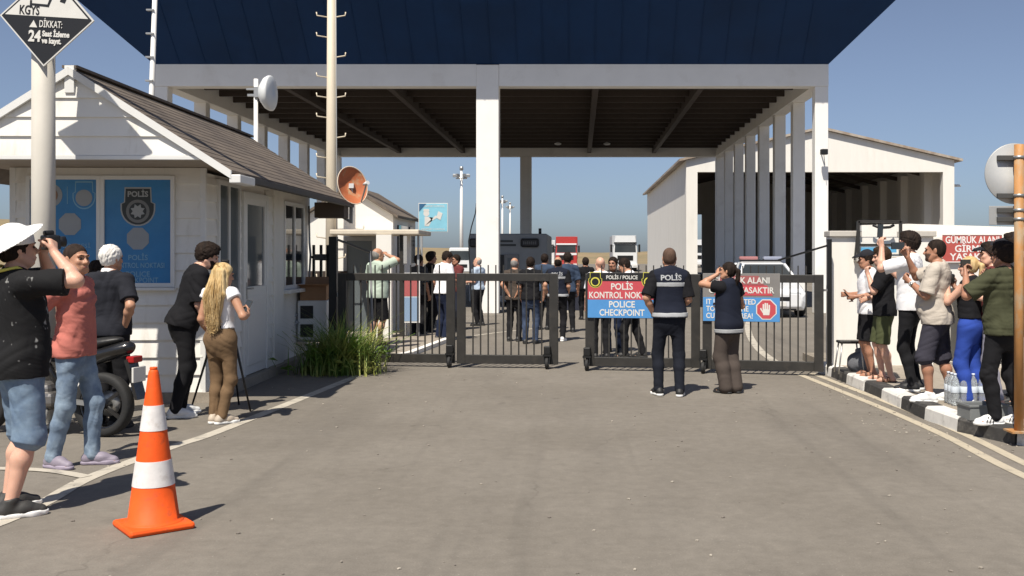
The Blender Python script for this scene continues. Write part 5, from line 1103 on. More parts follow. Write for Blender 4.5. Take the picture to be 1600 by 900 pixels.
MB().box(-.375, -.355, -.095, .095, .52, .66, Matrix.Translation((0, 0, 0)), .004).build('number_plate', M_sw, mo); MB().box(-.36, -.28, -.07, .07, .70, .76, None, .01).build('tail_light', mat('red_lens', (.35, .01, .01), .2), mo)
for s_ in (-1, 1): MB().tube([(1.30, s_ * .09, .30), (1.08, s_ * .09, .92)], .028, 10).build('fork', M_steel, mo)
MB().tube([(.92, -.36, 1.03), (1.0, -.2, 1.04), (1.06, 0, 1.0), (1.0, .2, 1.04), (.92, .36, 1.03)], .015, 8).build('handlebar', M_bk2, mo)
MB().lathe([(.02, .0), (.08, .02), (.095, .09), (.09, .10), (.0, .11)], (1.10, 0, .88), 18, Matrix.Rotation(radians(90), 4, 'Y')).build('headlight', M_steel, mo)
MB().tube([(.60, -.16, .28), (.4, -.2, .24), (.1, -.20, .32), (-.25, -.19, .42)], [.025, .03, .05, .05], 12).build('exhaust', M_steel, mo)
for s_ in (-1, 1): MB().tube([(.98, s_ * .22, 1.04), (.96, s_ * .30, 1.20)], .008, 6).box(.93, .96, s_ * .30 - .06, s_ * .30 + .06, 1.17, 1.25, None, .01).build('mirror', M_bk2, mo)
MB().tube([(.5, .12, .26), (.46, .28, .0)], .014, 8).build('side_stand', M_steel, mo)

# ------------------------------------------------------------------ tripod with camera by the hut
tp = gp(352, 640); tr = thing('camera_tripod', 'black camera tripod standing at the hut behind the blonde woman', 'tripod', tp)
for k, a_ in enumerate((radians(200), radians(-25), radians(85))): MB().tube([(.03 * cos(a_), .03 * sin(a_), 1.15), (.20 * cos(a_), .20 * sin(a_), .55), (.36 * cos(a_), .36 * sin(a_), .0)], [.018, .014, .010], 8).build('leg', M_black, tr)
MB().tube([(0, 0, 1.1), (0, 0, 1.52)], .014, 8).build('centre_column', M_black, tr); MB().box(-.04, .04, -.04, .04, 1.12, 1.2, None, .01).build('hub', M_black, tr); MB().box(-.035, .035, -.035, .035, 1.52, 1.56).build('head_plate', M_black, tr)
tcam = thing('video_camera', 'small black camera mounted on the tripod by the hut window', 'camera', (tp.x, tp.y, 1.562), radians(20)); MB().box(-.04, .04, -.05, .05, 0, .085, None, .012).build('camera_body', M_black, tcam); MB().tube([(0, .05, .042), (0, .10, .042)], .028, 14).build('lens', M_black, tcam)
# ------------------------------------------------------------------ vehicles and far things
M_carw = mat('car_white', (.72, .73, .74), .25, coat=.4, var=.02); M_carb = mat('car_blue_stripe', (.02, .08, .30), .35)
def sedan(loc, rz, label):
    t = thing('police_car', label, 'car', loc, rz)     # front faces -Y
    def sec(prof, y): return [(x, y, z) for x, z in prof]
    def loft(name, secs, m, par):
        b = MB(); n = len(secs[0]); V = [v for s_ in secs for v in s_]; Fc = [(i * n + k, i * n + (k + 1) % n, (i + 1) * n + (k + 1) % n, (i + 1) * n + k) for i in range(len(secs) - 1) for k in range(n)]
        Fc += [tuple(range(n - 1, -1, -1)), tuple(range((len(secs) - 1) * n, len(secs) * n))]; b._add(V, Fc, False); o = b.build(name, m, par); md = o.modifiers.new('b', 'BEVEL'); md.width = .03; md.segments = 2; return o
    bp = lambda w_, z0, z1: [(-w_ * .92, z0), (-w_, z0 + .18), (-w_ * .99, z1 - .12), (-w_ * .88, z1), (w_ * .88, z1), (w_ * .99, z1 - .12), (w_, z0 + .18), (w_ * .92, z0)]
    body = loft('body', [sec(bp(w_, z0, z1), y) for y, w_, z0, z1 in ((-2.25, .70, .30, .66), (-2.15, .82, .20, .78), (-1.3, .90, .18, .92), (-.9, .91, .18, .98), (1.3, .91, .18, 1.02), (2.0, .86, .22, 1.0), (2.2, .78, .34, .92))], M_carw, t)
    gp_ = lambda w0, w1, z0, z1: [(-w0, z0), (-w1, z1), (w1, z1), (w0, z0)]
    loft('cabin', [sec(gp_(.80, .78, .95, .99), -1.05), sec(gp_(.80, .58, .97, 1.42), -.35), sec(gp_(.80, .60, .97, 1.48), .2), sec(gp_(.80, .58, .97, 1.42), 1.0), sec(gp_(.78, .72, .97, 1.03), 1.75)], M_glass, t)
    loft('roof', [sec(gp_(.60, .56, 1.415, 1.45), -.38), sec(gp_(.62, .57, 1.47, 1.51), .2), sec(gp_(.60, .56, 1.415, 1.45), 1.02)], M_carw, t)
    for s_ in (-1, 1):
        MB().bar((s_ * .80, -1.02, .97), (s_ * .585, -.36, 1.43), .07, .05).bar((s_ * .585, 1.0, 1.43), (s_ * .76, 1.7, 1.02), .09, .06).bar((s_ * .79, .25, .97), (s_ * .61, .25, 1.47), .06, .06).build('pillar', M_carw, t)
        MB().box(s_ * .50 - .16, s_ * .50 + .16, -2.245, -2.14, .58, .70, None, .02).build('headlight', mat('lamp_glass', (.55, .58, .60), .1), t) if s_ < 0 else MB().box(s_ * .50 - .16, s_ * .50 + .16, -2.245, -2.14, .58, .70, None, .02).build('headlight', bpy.data.materials['lamp_glass'], t)
        MB().box(s_ * .99 - .09, s_ * .99 + .09, -.92, -.80, .98, 1.12, None, .03).build('mirror', M_carw, t)
        for y in (-1.4, 1.4):
            wv_ = MB().lathe([(.18, -.10), (.30, -.11), (.325, -.07), (.325, .07), (.30, .11), (.18, .10)], (s_ * .80, y, .325), 24, Matrix.Rotation(radians(90), 4, 'Y')).build('wheel', M_rubber, t); MB().lathe([(.03, -.02), (.17, -.03), (.18, .03), (.03, .02)], (s_ * .86, y, .325), 18, Matrix.Rotation(radians(90), 4, 'Y')).build('rim', M_steel, wv_)
        MB().box(s_ * .918 - .004, s_ * .918 + .004, -1.2, 1.6, .58, .74).build('stripe', M_carb, t)
    MB().box(-.36, .36, -2.262, -2.16, .46, .57, None, .01).build('grille', M_black, t); MB().box(-.26, .26, -2.272, -2.25, .32, .43).build('number_plate', M_sw, t); MB().box(-.55, .55, -2.20, -2.08, .20, .30, None, .02).build('lower_intake', M_black, t)
    MB().box(-.62, -.08, .10, .30, 1.55, 1.65, None, .03).build('red_light', mat('beacon_red', (.36, .16, .16), .25), t); MB().box(.08, .62, .10, .30, 1.55, 1.65, None, .03).build('blue_light', mat('beacon_blue', (.26, .28, .36), .25), t); MB().box(-.6, .6, .12, .28, 1.505, 1.555).build('light_bar_base', M_black, t)
    return t
sedan((at(1192, 0, 29.5).x, 29.7, 0), 0, 'white police car with a roof light bar behind the customs sign')
def truck(px, Y, label, cab, trailer, h=3.9, stripe=None, rz=0):
    t = thing('truck', label, 'truck', (at(px, 0, Y).x, Y, 0), rz)
    b = MB(); b.prism([(-1.22, .75), (1.22, .75), (1.24, 2.0), (1.18, h - .95), (-1.18, h - .95), (-1.24, 2.0)], FY(0), -2.1, 0); o = b.build('cab', cab, t); md = o.modifiers.new('b', 'BEVEL'); md.width = .08; md.segments = 2
    MB().prism([(-1.12, h - .96), (1.12, h - .96), (.98, h - .1), (-.98, h - .1)], FY(.25), -1.6, 0).build('roof_deflector', cab, t)
    MB().prism([(-1.08, 1.95), (1.08, 1.95), (1.04, 2.78), (-1.04, 2.78)], FY(-.012), -.02, .0).build('windscreen', M_glass, t); MB().box(-1.15, 1.15, -.10, -.013, 2.80, 2.98, None, .02).build('sun_visor', M_black if stripe is None else stripe, t)
    MB().box(-.80, .80, -.03, -.004, 1.12, 1.62, None, .01).build('grille', M_black, t); MB().box(-1.25, 1.25, -.16, -.002, .38, .80, None, .04).build('bumper', cab, t)
    for s_ in (-1, 1):
        MB().box(s_ * .98 - .2, s_ * .98 + .2, -.18, -.155, .52, .70).build('headlight', M_sw, t); MB().box(s_ * 1.42 - .10, s_ * 1.42 + .10, -.10, .02, 1.95, 2.75, None, .02).bar((s_ * 1.2, .02, 2.6), (s_ * 1.42, -.04, 2.6), .05).build('mirror', M_black, t)
        for y in (1.0, 4.2, 8.6, 9.8): MB().lathe([(.2, -.14), (.46, -.15), (.50, -.1), (.50, .1), (.46, .15), (.2, .14)], (s_ * 1.05, y, .5), 20, Matrix.Rotation(radians(90), 4, 'Y')).build('wheel', M_rubber, t)
    MB().box(-1.25, 1.25, 2.45, 11.5, 1.15, h - .05, None, .03).build('trailer', trailer, t); MB().box(-.5, .5, .3, 11, .6, .95).build('chassis', M_black, t)
    if stripe is not None: MB().box(-1.16, 1.16, -.02, -.004, 1.66, 1.9).build('stripe', stripe, t)
    return t
M_rd = mat('truck_red', (.42, .04, .035), .4, coat=.2); M_tw = mat('truck_white', (.70, .71, .71), .35)
truck(977, 104, 'white truck with dark windscreen parked far beyond the gate', M_tw, mat('trailer_grey', (.42, .43, .44), .6), 3.75)
truck(885, 116, 'red and white truck parked far beyond the grey cabin', M_rd, M_rd, 3.85, M_tw)
truck(1098, 135, 'white truck glimpsed through the warehouse', M_tw, mat('tarp_grey', (.30, .31, .32), .7), 3.8)
truck(851, 128, 'white truck half hidden beside the grey cabin', M_tw, M_tw, 3.6)
def van(px, Y, label):
    t = thing('van', label, 'van', (at(px, 0, Y).x, Y, 0)); b = MB(); b.prism([(-.98, .35), (.98, .35), (1.0, 1.2), (.86, 2.25), (-.86, 2.25), (-1.0, 1.2)], FY(0), -4.6, -.5); o = b.build('body', M_tw, t); md = o.modifiers.new('b', 'BEVEL'); md.width = .08; md.segments = 2
    MB().prism([(-.95, .4), (.95, .4), (.92, 1.25), (-.92, 1.25)], FY(0), -.52, .0).build('bonnet', M_tw, t); MB().prism([(-.86, 1.28), (.86, 1.28), (.78, 2.0), (-.78, 2.0)], FY(.488), 0, .02).build('windscreen', M_glass, t); MB().box(-.6, .6, -.02, -.002, .7, .95).build('grille', M_black, t)
    for s_ in (-1, 1):
        for y in (.7, 3.6): MB().lathe([(.1, -.1), (.32, -.1), (.34, 0), (.32, .1), (.1, .1)], (s_ * .85, y, .34), 18, Matrix.Rotation(radians(90), 4, 'Y')).build('wheel', M_rubber, t)
    return t
van(718, 80, 'white van with a dark windscreen parked left of the grey cabin')
cb_ = thing('grey_cabin', 'dark grey mobile cabin with a black window panel and open door', 'cabin', (at(794, 0, 34).x, 34, 0)); M_cab = mat('cabin_grey', (.21, .225, .235), .55, var=.08, vscale=2)
MB().box(-1.30, 1.30, 0, 5.5, .12, 2.40, None, .05).build('shell', M_cab, cb_); MB().box(.42, 1.02, -.03, -.002, 1.95, 2.24, None, .06).build('window_panel', M_sb, cb_); MB().box(-1.28, -.98, -.03, -.002, 1.95, 2.24, None, .05).build('window_panel', M_sb, cb_)
MB().box(-.50, -.14, -.02, -.002, .35, 1.70).build('doorway', M_sb, cb_); dl = MB().box(-.12, .34, -.05, -.004, .35, 1.72, None, .01).build('door', mat('cabin_door', (.16, .165, .17), .5), cb_); MB().box(-.02, .26, -.058, -.051, 1.0, 1.60).build('pane', M_glass_l, dl)
b = MB(); q = face_at(.72, -.034, 2.095)
for k in range(7): b.prism([(-.22 + k * .065, -.05), (-.18 + k * .065, -.05), (-.18 + k * .065, .05 - .02 * (k % 2)), (-.22 + k * .065, .05)], q, 0, .002)
b.build('lettering', mat('dim_lettering', (.10, .10, .10), .6), cb_)
for z in (2.15, 2.02): MB().box(-.36 + (.1 if z > 2.1 else 0), .26 - (.1 if z > 2.1 else 0), -.008, -.0005, z - .035, z + .035).build('nameplate', M_bk, cb_)
MB().tube([(1.05, .2, 2.39), (1.05, .2, 2.58)], .05, 8).build('roof_beacon', M_sb, cb_)
for s_ in (-1, 1): MB().lathe([(.1, -.1), (.30, -.1), (.32, 0), (.30, .1), (.1, .1)], (s_ * 1.2, 3, .32), 18, Matrix.Rotation(radians(90), 4, 'Y')).build('wheel', M_rubber, cb_)
br = thing('barrier_block', 'dark navy barrier block lying across the yard behind the gap', 'barrier', (at(892, 0, 31).x, 31, 0)); MB().prism([(-.42, 0), (.42, 0), (.36, .60), (-.36, .60)], FY(.2), -.4, 0).build('block', mat('barrier_navy', (.014, .016, .03), .6, var=.15), br); MB().box(-.70, -.44, -.05, .35, 0, .52, None, .03).build('end_block', bpy.data.materials['barrier_navy'], br)
cr_ = thing('railing', 'low white railing in front of the grey cabin', 'railing', (at(785, 0, 30.6).x, 30.6, 0)); b = MB()
for x in (-.25, 0, .25): b.bar((x, 0, 0), (x, 0, .9), .04)
b.bar((-.27, 0, .9), (.27, 0, .9), .04); b.bar((-.27, 0, .45), (.27, 0, .45), .03); b.build('rails', M_grey, cr_)
for px, py, d, lb in ((721, 264, 110, 'high floodlight mast with a ring of lamps, the nearest one'), (785, 308, 180, 'second distant floodlight mast right of the central column'), (797, 318, 215, 'third and smallest distant floodlight mast')):
    z = EYE - (py - HY) * d / F_PX; t = thing('floodlight_mast', lb, 'light mast', (at(px, 0, d).x, d, 0), 0, 'distant floodlight masts')
    MB().tube([(0, 0, 0), (0, 0, z)], [.24, .12], 10).build('mast', M_white, t); b = MB(); b.lathe([(.55, -.05), (.62, -.05), (.62, .05), (.55, .05), (.55, -.05)], (0, 0, z - 1.0), 20); b.bar((-.6, 0, z - 1), (.6, 0, z - 1), .06); b.bar((0, -.6, z - 1), (0, .6, z - 1), .06); b.tube([(0, 0, z - .1), (0, 0, z + .25)], .2, 8); b.build('crown_ring', M_steel, t)
    for k in range(6): a_ = k * pi / 3; MB().box(-.2, .2, -.12, .12, -.16, .16, Matrix.Translation((.72 * cos(a_), .72 * sin(a_), z - .72)) @ Matrix.Rotation(a_, 4, 'Z'), .02).build('lamp', M_steel, t)
cbk = thing('hanging_cable', 'black cable drooping beside the central white column', 'cable', (XC - .36, CD, 0)); MB().tube([(.03, .1, 3.2), (.0, .1, 2.9), (-.12, .12, 2.5), (-.20, .12, 2.1), (-.16, .12, 1.2), (-.1, .12, .02)], .018, 6).build('wire', M_black, cbk)
fl_ = thing('column_lamp', 'small dark floodlight on a short arm on the right front column', 'lamp', (XR + .02, CD - .002, 4.62)); MB().bar((0, 0, 0), (0, -.28, .10), .03).build('arm', M_grey, fl_); MB().box(-.10, .10, -.40, -.24, -.06, .10, None, .02).build('lamp_head', M_black, fl_); MB().bar((0, -.3, -.05), (.03, -.3, -.35), .015).build('pull_cord', M_black, fl_)
# ------------------------------------------------------------------ people
PV = {}
def pav(px, py): return gp(px, py, PZ)
def add(key, *a, **k): PV[key] = person(*a, **k); return PV[key]
N_ = .0068
add('photographer', 'person in a white sun hat and denim shorts photographing with raised arms', gp(31, 800), H=1.87, yaw=-44, lean=-2, wide=1.08, belly=.03, skin='skin_c', h=N_, head=(0, 6, 0), feet=((-.12, .02, 10), (.13, -.04, -12)),
    ra=dict(w=(-.02, .17, .19), pole=(.75, .8, -.25), hd=(-.6, .1, .8), pn=(-.6, -.3, 0), curl=.8), la=dict(w=(.12, .18, .19), pole=(-.5, .8, -.5), hd=(.3, .2, .9), pn=(.6, .2, 0), curl=.8), top=('shirt_print', .42, -.13, .012), bottom=('denim_dark', .56, .030), shoes=('shoe_darkgrey', 'sole_white'), hair=('hair_dark', 'short'), hat=('hat_white', 'brim', 26), seed=3, fold=1.2)
add('salmon', 'person in a salmon T-shirt and light blue jeans with hands behind the back', gp(118, 728), H=1.79, yaw=-90, wide=.95, belly=.0, skin='skin_b', h=N_, head=(-26, 3, 0), feet=((-.07, .15, 10), (.10, -.09, -22)),
    ra=dict(w=(.02, -.17, -.44), pole=(.5, -1, 0), curl=.7), la=dict(w=(.02, -.18, -.42), pole=(-.5, -1, 0), curl=.7), top=('shirt_salmon', .45, -.10, .008), bottom=('jeans', 1, .012), shoes=('shoe_mauve', 'sole_mauve'), hair=('hair_cropped', 'buzz'), beard=None, seed=5, fold=1.9)
add('whitehair', 'person with white hair in a black polo shirt, one hand on the hip', gp(172, 668), H=1.79, yaw=-12, wide=1.05, belly=.03, skin='skin_b', h=.0075, head=(-14, 0, 0), feet=((-.12, .04, 10), (.13, -.03, -12)), ra=dict(w=(-.0, -.02, -.44), pole=(.9, -.7, 0), hd=(-.7, .3, -.5), curl=.5), top=('polo_black', .42, -.08, .006), bottom=('cloth_black', 1, .012), shoes=('shoe_black', 'sole_black'), hair=('hair_white', 'short'), collar='collar_white', seed=7)
add('behindwhite', 'person with black hair mostly hidden behind the white-haired onlooker', gp(151, 650), H=1.63, yaw=15, skin='skin_b', h=.010, head=(10, -8, 0), top=('shirt_black', .45, -.1), bottom=('cloth_black', 1, .01), shoes=('shoe_black', 'sole_black'), hair=('hair_dark', 'full'), face=False, seed=8)
add('bending', 'bearded person in black clothes and white trainers leaning to the hut window', gp(288, 650), H=1.86, yaw=-58, lean=17, side=2, wide=1.10, belly=.03, skin='skin_c', h=.0075, hips=0, head=(-6, -12, 0), feet=((-.13, .04, 12), (.13, -.06, -10)), ra=dict(w=(.02, .10, -.50), pole=(.4, -1, 0)), la=dict(w=(.02, .16, -.40), pole=(-.4, -1, 0)), top=('shirt_black', .50, -.09, .010), bottom=('cloth_black', 1, .006), shoes=('shoe_white', 'sole_white'), hair=('hair_dark', 'full'), beard='hair_dark', seed=9)
add('blonde', 'person with long blonde hair, white top and brown trousers holding a phone', gp(345, 661), H=1.615, yaw=-14, fem=True, skin='skin_b', h=.007, head=(-28, -8, 0), feet=((-.07, .02, 6), (.08, -.02, -30)), ra=dict(w=(.06, .20, -.24), pole=(.5, -1, -.2), hd=(-.3, .7, .5), pn=(-.7, -.1, .3), curl=.7), la=dict(w=(-.02, .10, -.48)), top=('shirt_white', .10, .07), bottom=('trousers_brown', 1.0, .008, .105), belt='cloth_black', shoes=('shoe_beige', 'sole_white'), hair=('hair_blonde', 'long'), seed=11, fold=1.2)
add('officer', 'police officer in a navy reflective vest standing with back turned, hand on hip', gp(1046, 618), H=1.785, yaw=4, wide=1.03, skin='skin_b', h=.0075, head=(-4, 0, 0), feet=((-.14, .06, 14), (.12, -.04, -14)), la=dict(w=(.0, .02, -.47), pole=(-1, -.8, 0), hd=(.5, .4, -.6), curl=.5), ra=dict(w=(-.04, .18, -.38), pole=(.4, -1, -.1), curl=.7), top=('shirt_black', .48, -.05), vest=('vest_navy', -.045, (.345, -.01)), bottom=('cloth_officer', 1, .010), shoes=('shoe_black', 'sole_white'), hair=('hair_buzz', 'buzz'), seed=13)
add('policewoman', 'police officer in a navy vest and wide taupe trousers shading the eyes', gp(1138, 614), H=1.61, yaw=38, fem=True, skin='skin_b', h=.0075, head=(22, 6, 0), feet=((-.07, .03, 8), (.08, -.02, -6)), la=dict(w=(.10, .16, .17), pole=(-.9, .55, -.6), hd=(.5, .5, .6), pn=(.5, -.3, -.3), curl=.4), ra=dict(w=(-.0, .24, -.26), pole=(.5, -1, 0)), top=('shirt_black', .22, -.02, .02), vest=('vest_navy', -.175, (-.135,)), bottom=('trousers_taupe', 1.04, .042), shoes=('shoe_black', 'sole_black'), hair=('hair_dark', 'tail'), seed=15, fold=.4)
# right-hand pavement
add('capwhite', 'person in a dark cap, white T-shirt and black shorts by the wall', pav(1356, 588), H=1.63, yaw=86, skin='skin_d', h=.008, head=(4, -4, 0), la=dict(w=(.02, .22, -.30), pole=(-.3, -1, -.2), curl=.8), ra=dict(w=(-.02, .26, -.28), pole=(.3, -1, -.2), curl=.8), top=('shirt_white', .45, -.10, .010), bottom=('cloth_black', .50, .030), shoes=('sandal',), hair=('hair_dark', 'short'), hat=('cap_dark', 'cap'), seed=17)
add('oliveshorts', 'person in a black T-shirt and olive shorts with a hand at the mouth', pav(1381, 596), H=1.67, yaw=80, skin='skin_c', h=.0075, head=(8, -6, 0), la=dict(w=(.10, .22, -.02), pole=(-.25, .35, -1), hd=(.1, .2, .9), pn=(.3, -.5, 0), curl=1.0), ra=dict(w=(-.03, .2, -.34), pole=(.3, -1, 0)), feet=((-.09, -.03, 12), (.10, .06, -10)), top=('shirt_black', .46, -.11, .014), bottom=('shorts_olive', .50, .034), shoes=('sandal',), hair=('hair_brown', 'full'), seed=19, fold=1.2)
add('tallphone', 'tall person in a white T-shirt and black trousers holding a phone up high', pav(1422, 610), H=1.84, yaw=58, skin='skin_c', h=.0075, head=(6, 2, 0), la=dict(w=(.06, .29, .17), pole=(-.4, .4, -1), hd=(.0, .15, .95), pn=(.5, -.2, 0), curl=.8), ra=dict(w=(-.02, .26, -.1), pole=(.3, -.3, -1)), top=('shirt_white', .46, -.08, .008), bottom=('cloth_black', 1, .004), shoes=('shoe_black', 'sole_white'), hair=('hair_dark', 'full'), seed=21)
add('beige', 'person in a beige T-shirt and grey shorts with a watch filming by phone', pav(1464, 628), H=1.745, yaw=58, wide=1.10, belly=.08, skin='skin_d', h=.0072, head=(6, 0, 0), la=dict(w=(.02, .26, -.12), pole=(-.35, -.25, -1), hd=(.25, .6, .5), pn=(.6, -.2, .2), curl=1.0), ra=dict(w=(-.12, .34, .14), pole=(.5, -.1, -1), hd=(-.2, .4, .8), pn=(-.5, -.2, 0), curl=.7), feet=((-.12, .10, 14), (.12, -.08, -6)), top=('shirt_beige', .48, -.13, .014), bottom=('shorts_grey', .56, .034), shoes=('shoe_white', 'sole_white'), hair=('hair_dark', 'buzz'), beard='hair_buzz', seed=23, fold=1.3)
add('bluetrousers', 'blonde person in a black top and bright blue trousers holding a camera', pav(1516, 632), H=1.56, yaw=44, fem=True, skin='skin_c', h=.008, head=(10, 0, 0), la=dict(w=(.10, .27, .0), pole=(-.5, .1, -1), hd=(.1, .3, .9), pn=(.5, 0, 0), curl=.8), ra=dict(w=(-.02, .28, -.02), pole=(.5, .1, -1), hd=(-.1, .3, .9), pn=(-.5, 0, 0), curl=.8), feet=((-.09, .04, 8), (.09, -.04, -8)), top=('shirt_black', .0, .05, .01), bottom=('trousers_blue', 1.02, .026, .09), shoes=('shoe_white', 'sole_white'), hair=('hair_blonde', 'tail'), seed=25, fold=.8)
add('capprofile', 'person in a dark cap and lilac trousers turned sideways near the notice board', pav(1549, 632), H=1.70, yaw=78, skin='skin_c', h=.009, head=(8, 0, 0), la=dict(w=(.02, .24, -.24), pole=(-.3, -1, 0)), ra=dict(w=(-.04, .26, -.2), pole=(.3, -1, 0)), top=('shirt_maroon', .5, -.08), bottom=('trousers_lilac', .98, .012), shoes=('sandal',), hair=('hair_dark', 'full'), hat=('cap_dark', 'cap'), seed=27)
add('olive', 'person in an olive T-shirt and black trousers filming beside the rusty pole', pav(1570, 664), H=1.69, yaw=26, wide=1.10, belly=.03, skin='skin_d', h=.0068, head=(14, 0, 0), la=dict(w=(-.06, .26, .02), pole=(-.7, -.25, -1), hd=(.3, .4, .7), pn=(.5, -.3, .2), curl=.8), ra=dict(w=(-.06, .30, -.02), pole=(.6, -.2, -1), hd=(-.3, .4, .7), pn=(-.5, -.3, 0), curl=.8), feet=((-.13, .06, 58), (.12, -.03, 20)), top=('shirt_olive', .48, -.10, .012), bottom=('cloth_black', 1.0, .012), shoes=('shoe_white', 'sole_white'), hair=('hair_dark', 'full'), seed=29, fold=1.5)
add('polehead', 'person in dark clothes and cap half hidden behind the rusty pole', pav(1586, 630), H=1.80, yaw=75, skin='skin_c', h=.010, head=(6, 0, 0), top=('shirt_charcoal', .5, -.1), bottom=('jeans', 1, .01), shoes=('shoe_black', 'sole_black'), hair=('hair_dark', 'full'), hat=('cap_dark', 'cap'), seed=31)
# behind the gate
hF = .011
add('mint', 'person in a pale green shirt and black shorts shading the eyes behind the gate', gp(590, 539, .06), H=1.76, yaw=-42, wide=1.06, belly=.06, skin='skin_b', h=.0095, head=(-8, 2, 0), ra=dict(w=(-.10, .14, .22), pole=(.9, .6, -.2), hd=(-.7, .3, .4), pn=(-.2, 0, -.8), curl=.3), la=dict(w=(.02, .24, -.3), pole=(-.4, -1, 0)), top=('shirt_mint', .48, -.12, .018), bottom=('cloth_black', .54, .04), shoes=('sandal',), hair=('hair_grey', 'bald'), seed=33)
add('kioskdark', 'person in dark grey shirt and black trousers standing under the kiosk porch', gp(654, 526, 0), H=1.70, yaw=-30, skin='skin_d', h=hF, top=('shirt_charcoal', .5, -.08), bottom=('cloth_black', 1, .01), shoes=('shoe_black', 'sole_black'), hair=('hair_dark', 'short'), seed=35, face=False)
add('whitepolo', 'person in a white polo shirt and navy trousers looking down behind the gate', gp(693, 532), H=1.78, yaw=-46, lean=3, wide=1.05, skin='skin_d', h=.0095, head=(-20, -18, 0), la=dict(w=(-.05, .08, -.50)), ra=dict(w=(.02, .22, -.38), pole=(.4, -1, 0)), top=('shirt_white', .40, -.06, .006), bottom=('cloth_navy', 1, .012), shoes=('shoe_black', 'sole_black'), hair=('hair_dark', 'short'), seed=37)
add('behindpolo', 'person in black with dark hair standing behind the white polo shirt', gp(673, 523), H=1.76, yaw=-60, skin='skin_d', h=hF, top=('shirt_black', .5, -.08), bottom=('cloth_black', 1, .01), shoes=('shoe_black', 'sole_black'), hair=('hair_dark', 'full'), seed=39, face=False)
add('patterned', 'person in a dark maroon shirt raising a forearm behind the gate uprights', gp(713, 516), H=1.70, yaw=130, skin='skin_d', h=hF, la=dict(w=(.06, .22, -.02), pole=(-.3, 0, -1)), top=('shirt_maroon', .5, -.08), bottom=('cloth_navy', 1, .01), shoes=('shoe_black', 'sole_black'), hair=('hair_dark', 'short'), seed=41)
add('baldblue', 'bald person in a light blue shirt and black trousers by the central column', gp(747, 509), H=1.64, yaw=62, skin='skin_c', h=hF, head=(10, 0, 0), la=dict(w=(.06, .24, -.30), pole=(-.3, -1, 0)), top=('shirt_lightblue', .42, -.05), bottom=('cloth_black', 1, .01), shoes=('shoe_black', 'sole_black'), hair=('hair_grey', 'bald'), seed=43)
add('brownshirt', 'person in a brown shirt with reddish bald head and hands clasped behind', gp(804, 533), H=1.64, yaw=-14, wide=1.02, skin='skin_b', h=.0095, la=dict(w=(.10, -.12, -.44), pole=(-.6, -.8, 0)), ra=dict(w=(-.08, -.13, -.42), pole=(.6, -.8, 0)), top=('shirt_brown', .42, -.10, .006), bottom=('cloth_black', 1, .01), shoes=('shoe_black', 'sole_black'), hair=('hair_grey', 'bald'), seed=45, face=False)
add('jeansback', 'person in a black T-shirt with white collar and dark jeans seen from behind', gp(829, 537), H=1.655, yaw=-6, skin='skin_b', h=.0095, la=dict(w=(-.02, .05, -.5)), ra=dict(w=(.10, -.03, -.46), pole=(.8, -.8, 0)), top=('shirt_black', .42, -.08, .004), bottom=('denim_navy', 1, .012), shoes=('shoe_black', 'sole_black'), hair=('hair_dark', 'short'), collar='collar_white', seed=47, face=False)
add('blueback', 'person in a blue-grey shirt standing before the grey cabin, back turned', gp(851, 515), H=1.72, yaw=-20, wide=1.06, skin='skin_d', h=hF, top=('shirt_bluegrey', .55, -.08, .01), bottom=('cloth_black', 1, .01), shoes=('shoe_black', 'sole_black'), hair=('hair_dark', 'short'), seed=49, face=False)
add('vestback', 'balding police officer in a navy vest and white shoes behind the gate gap', gp(872, 533), H=1.66, yaw=-8, wide=1.06, skin='skin_b', h=.0095, la=dict(w=(-.02, .02, -.48), pole=(-.8, -.8, 0)), ra=dict(w=(.0, .15, -.44)), top=('shirt_black', .40, -.04), vest=('vest_navy', -.05, (.345, -.015)), bottom=('cloth_black', 1, .008), shoes=('shoe_white', 'sole_white'), hair=('hair_dark', 'bald'), seed=51, face=False)
add('bluehead', 'person with black hair and blue shirt just beyond the balding officer', gp(887, 519), H=1.74, yaw=15, skin='skin_d', h=hF, top=('shirt_bluegrey', .5, -.08), bottom=('cloth_black', 1, .01), shoes=('shoe_black', 'sole_black'), hair=('hair_dark', 'full'), seed=53, face=False)
add('blackfigure', 'person dressed all in black walking beyond the barrier block', gp(915, 500), H=1.63, yaw=10, skin='skin_d', h=hF, feet=((-.10, .16, 6), (.10, -.14, -6)), la=dict(w=(-.12, -.10, -.48)), top=('shirt_black', 1.0, -.1), bottom=('cloth_black', 1, .01), shoes=('shoe_black', 'sole_black'), hair=('hair_dark', 'full'), seed=55, face=False)
add('baldwhite', 'bald person in a white shirt and black trousers behind the checkpoint sign', gp(938, 560), H=1.66, yaw=8, skin='skin_c', h=.0095, top=('shirt_white', .42, -.05), bottom=('cloth_black', 1, .012), shoes=('shoe_black', 'sole_black'), hair=('hair_none', 'none'), seed=57, face=False)
add('darkmid', 'dark-haired person in black between the two white shirts behind the sign', gp(958, 551), H=1.66, yaw=160, skin='skin_d', h=hF, top=('shirt_black', .42, -.05), bottom=('cloth_navy', 1, .01), shoes=('shoe_black', 'sole_black'), hair=('hair_dark', 'short'), seed=59)
add('whitedown', 'person in a white shirt looking down, walking behind the checkpoint sign', gp(988, 559), H=1.67, yaw=75, lean=8, skin='skin_b', h=.0095, head=(0, -22, 0), feet=((-.09, .16, 6), (.09, -.12, -6)), top=('shirt_white', .42, -.05), bottom=('cloth_black', 1, .012), shoes=('shoe_black', 'sole_black'), hair=('hair_dark', 'short'), seed=61)

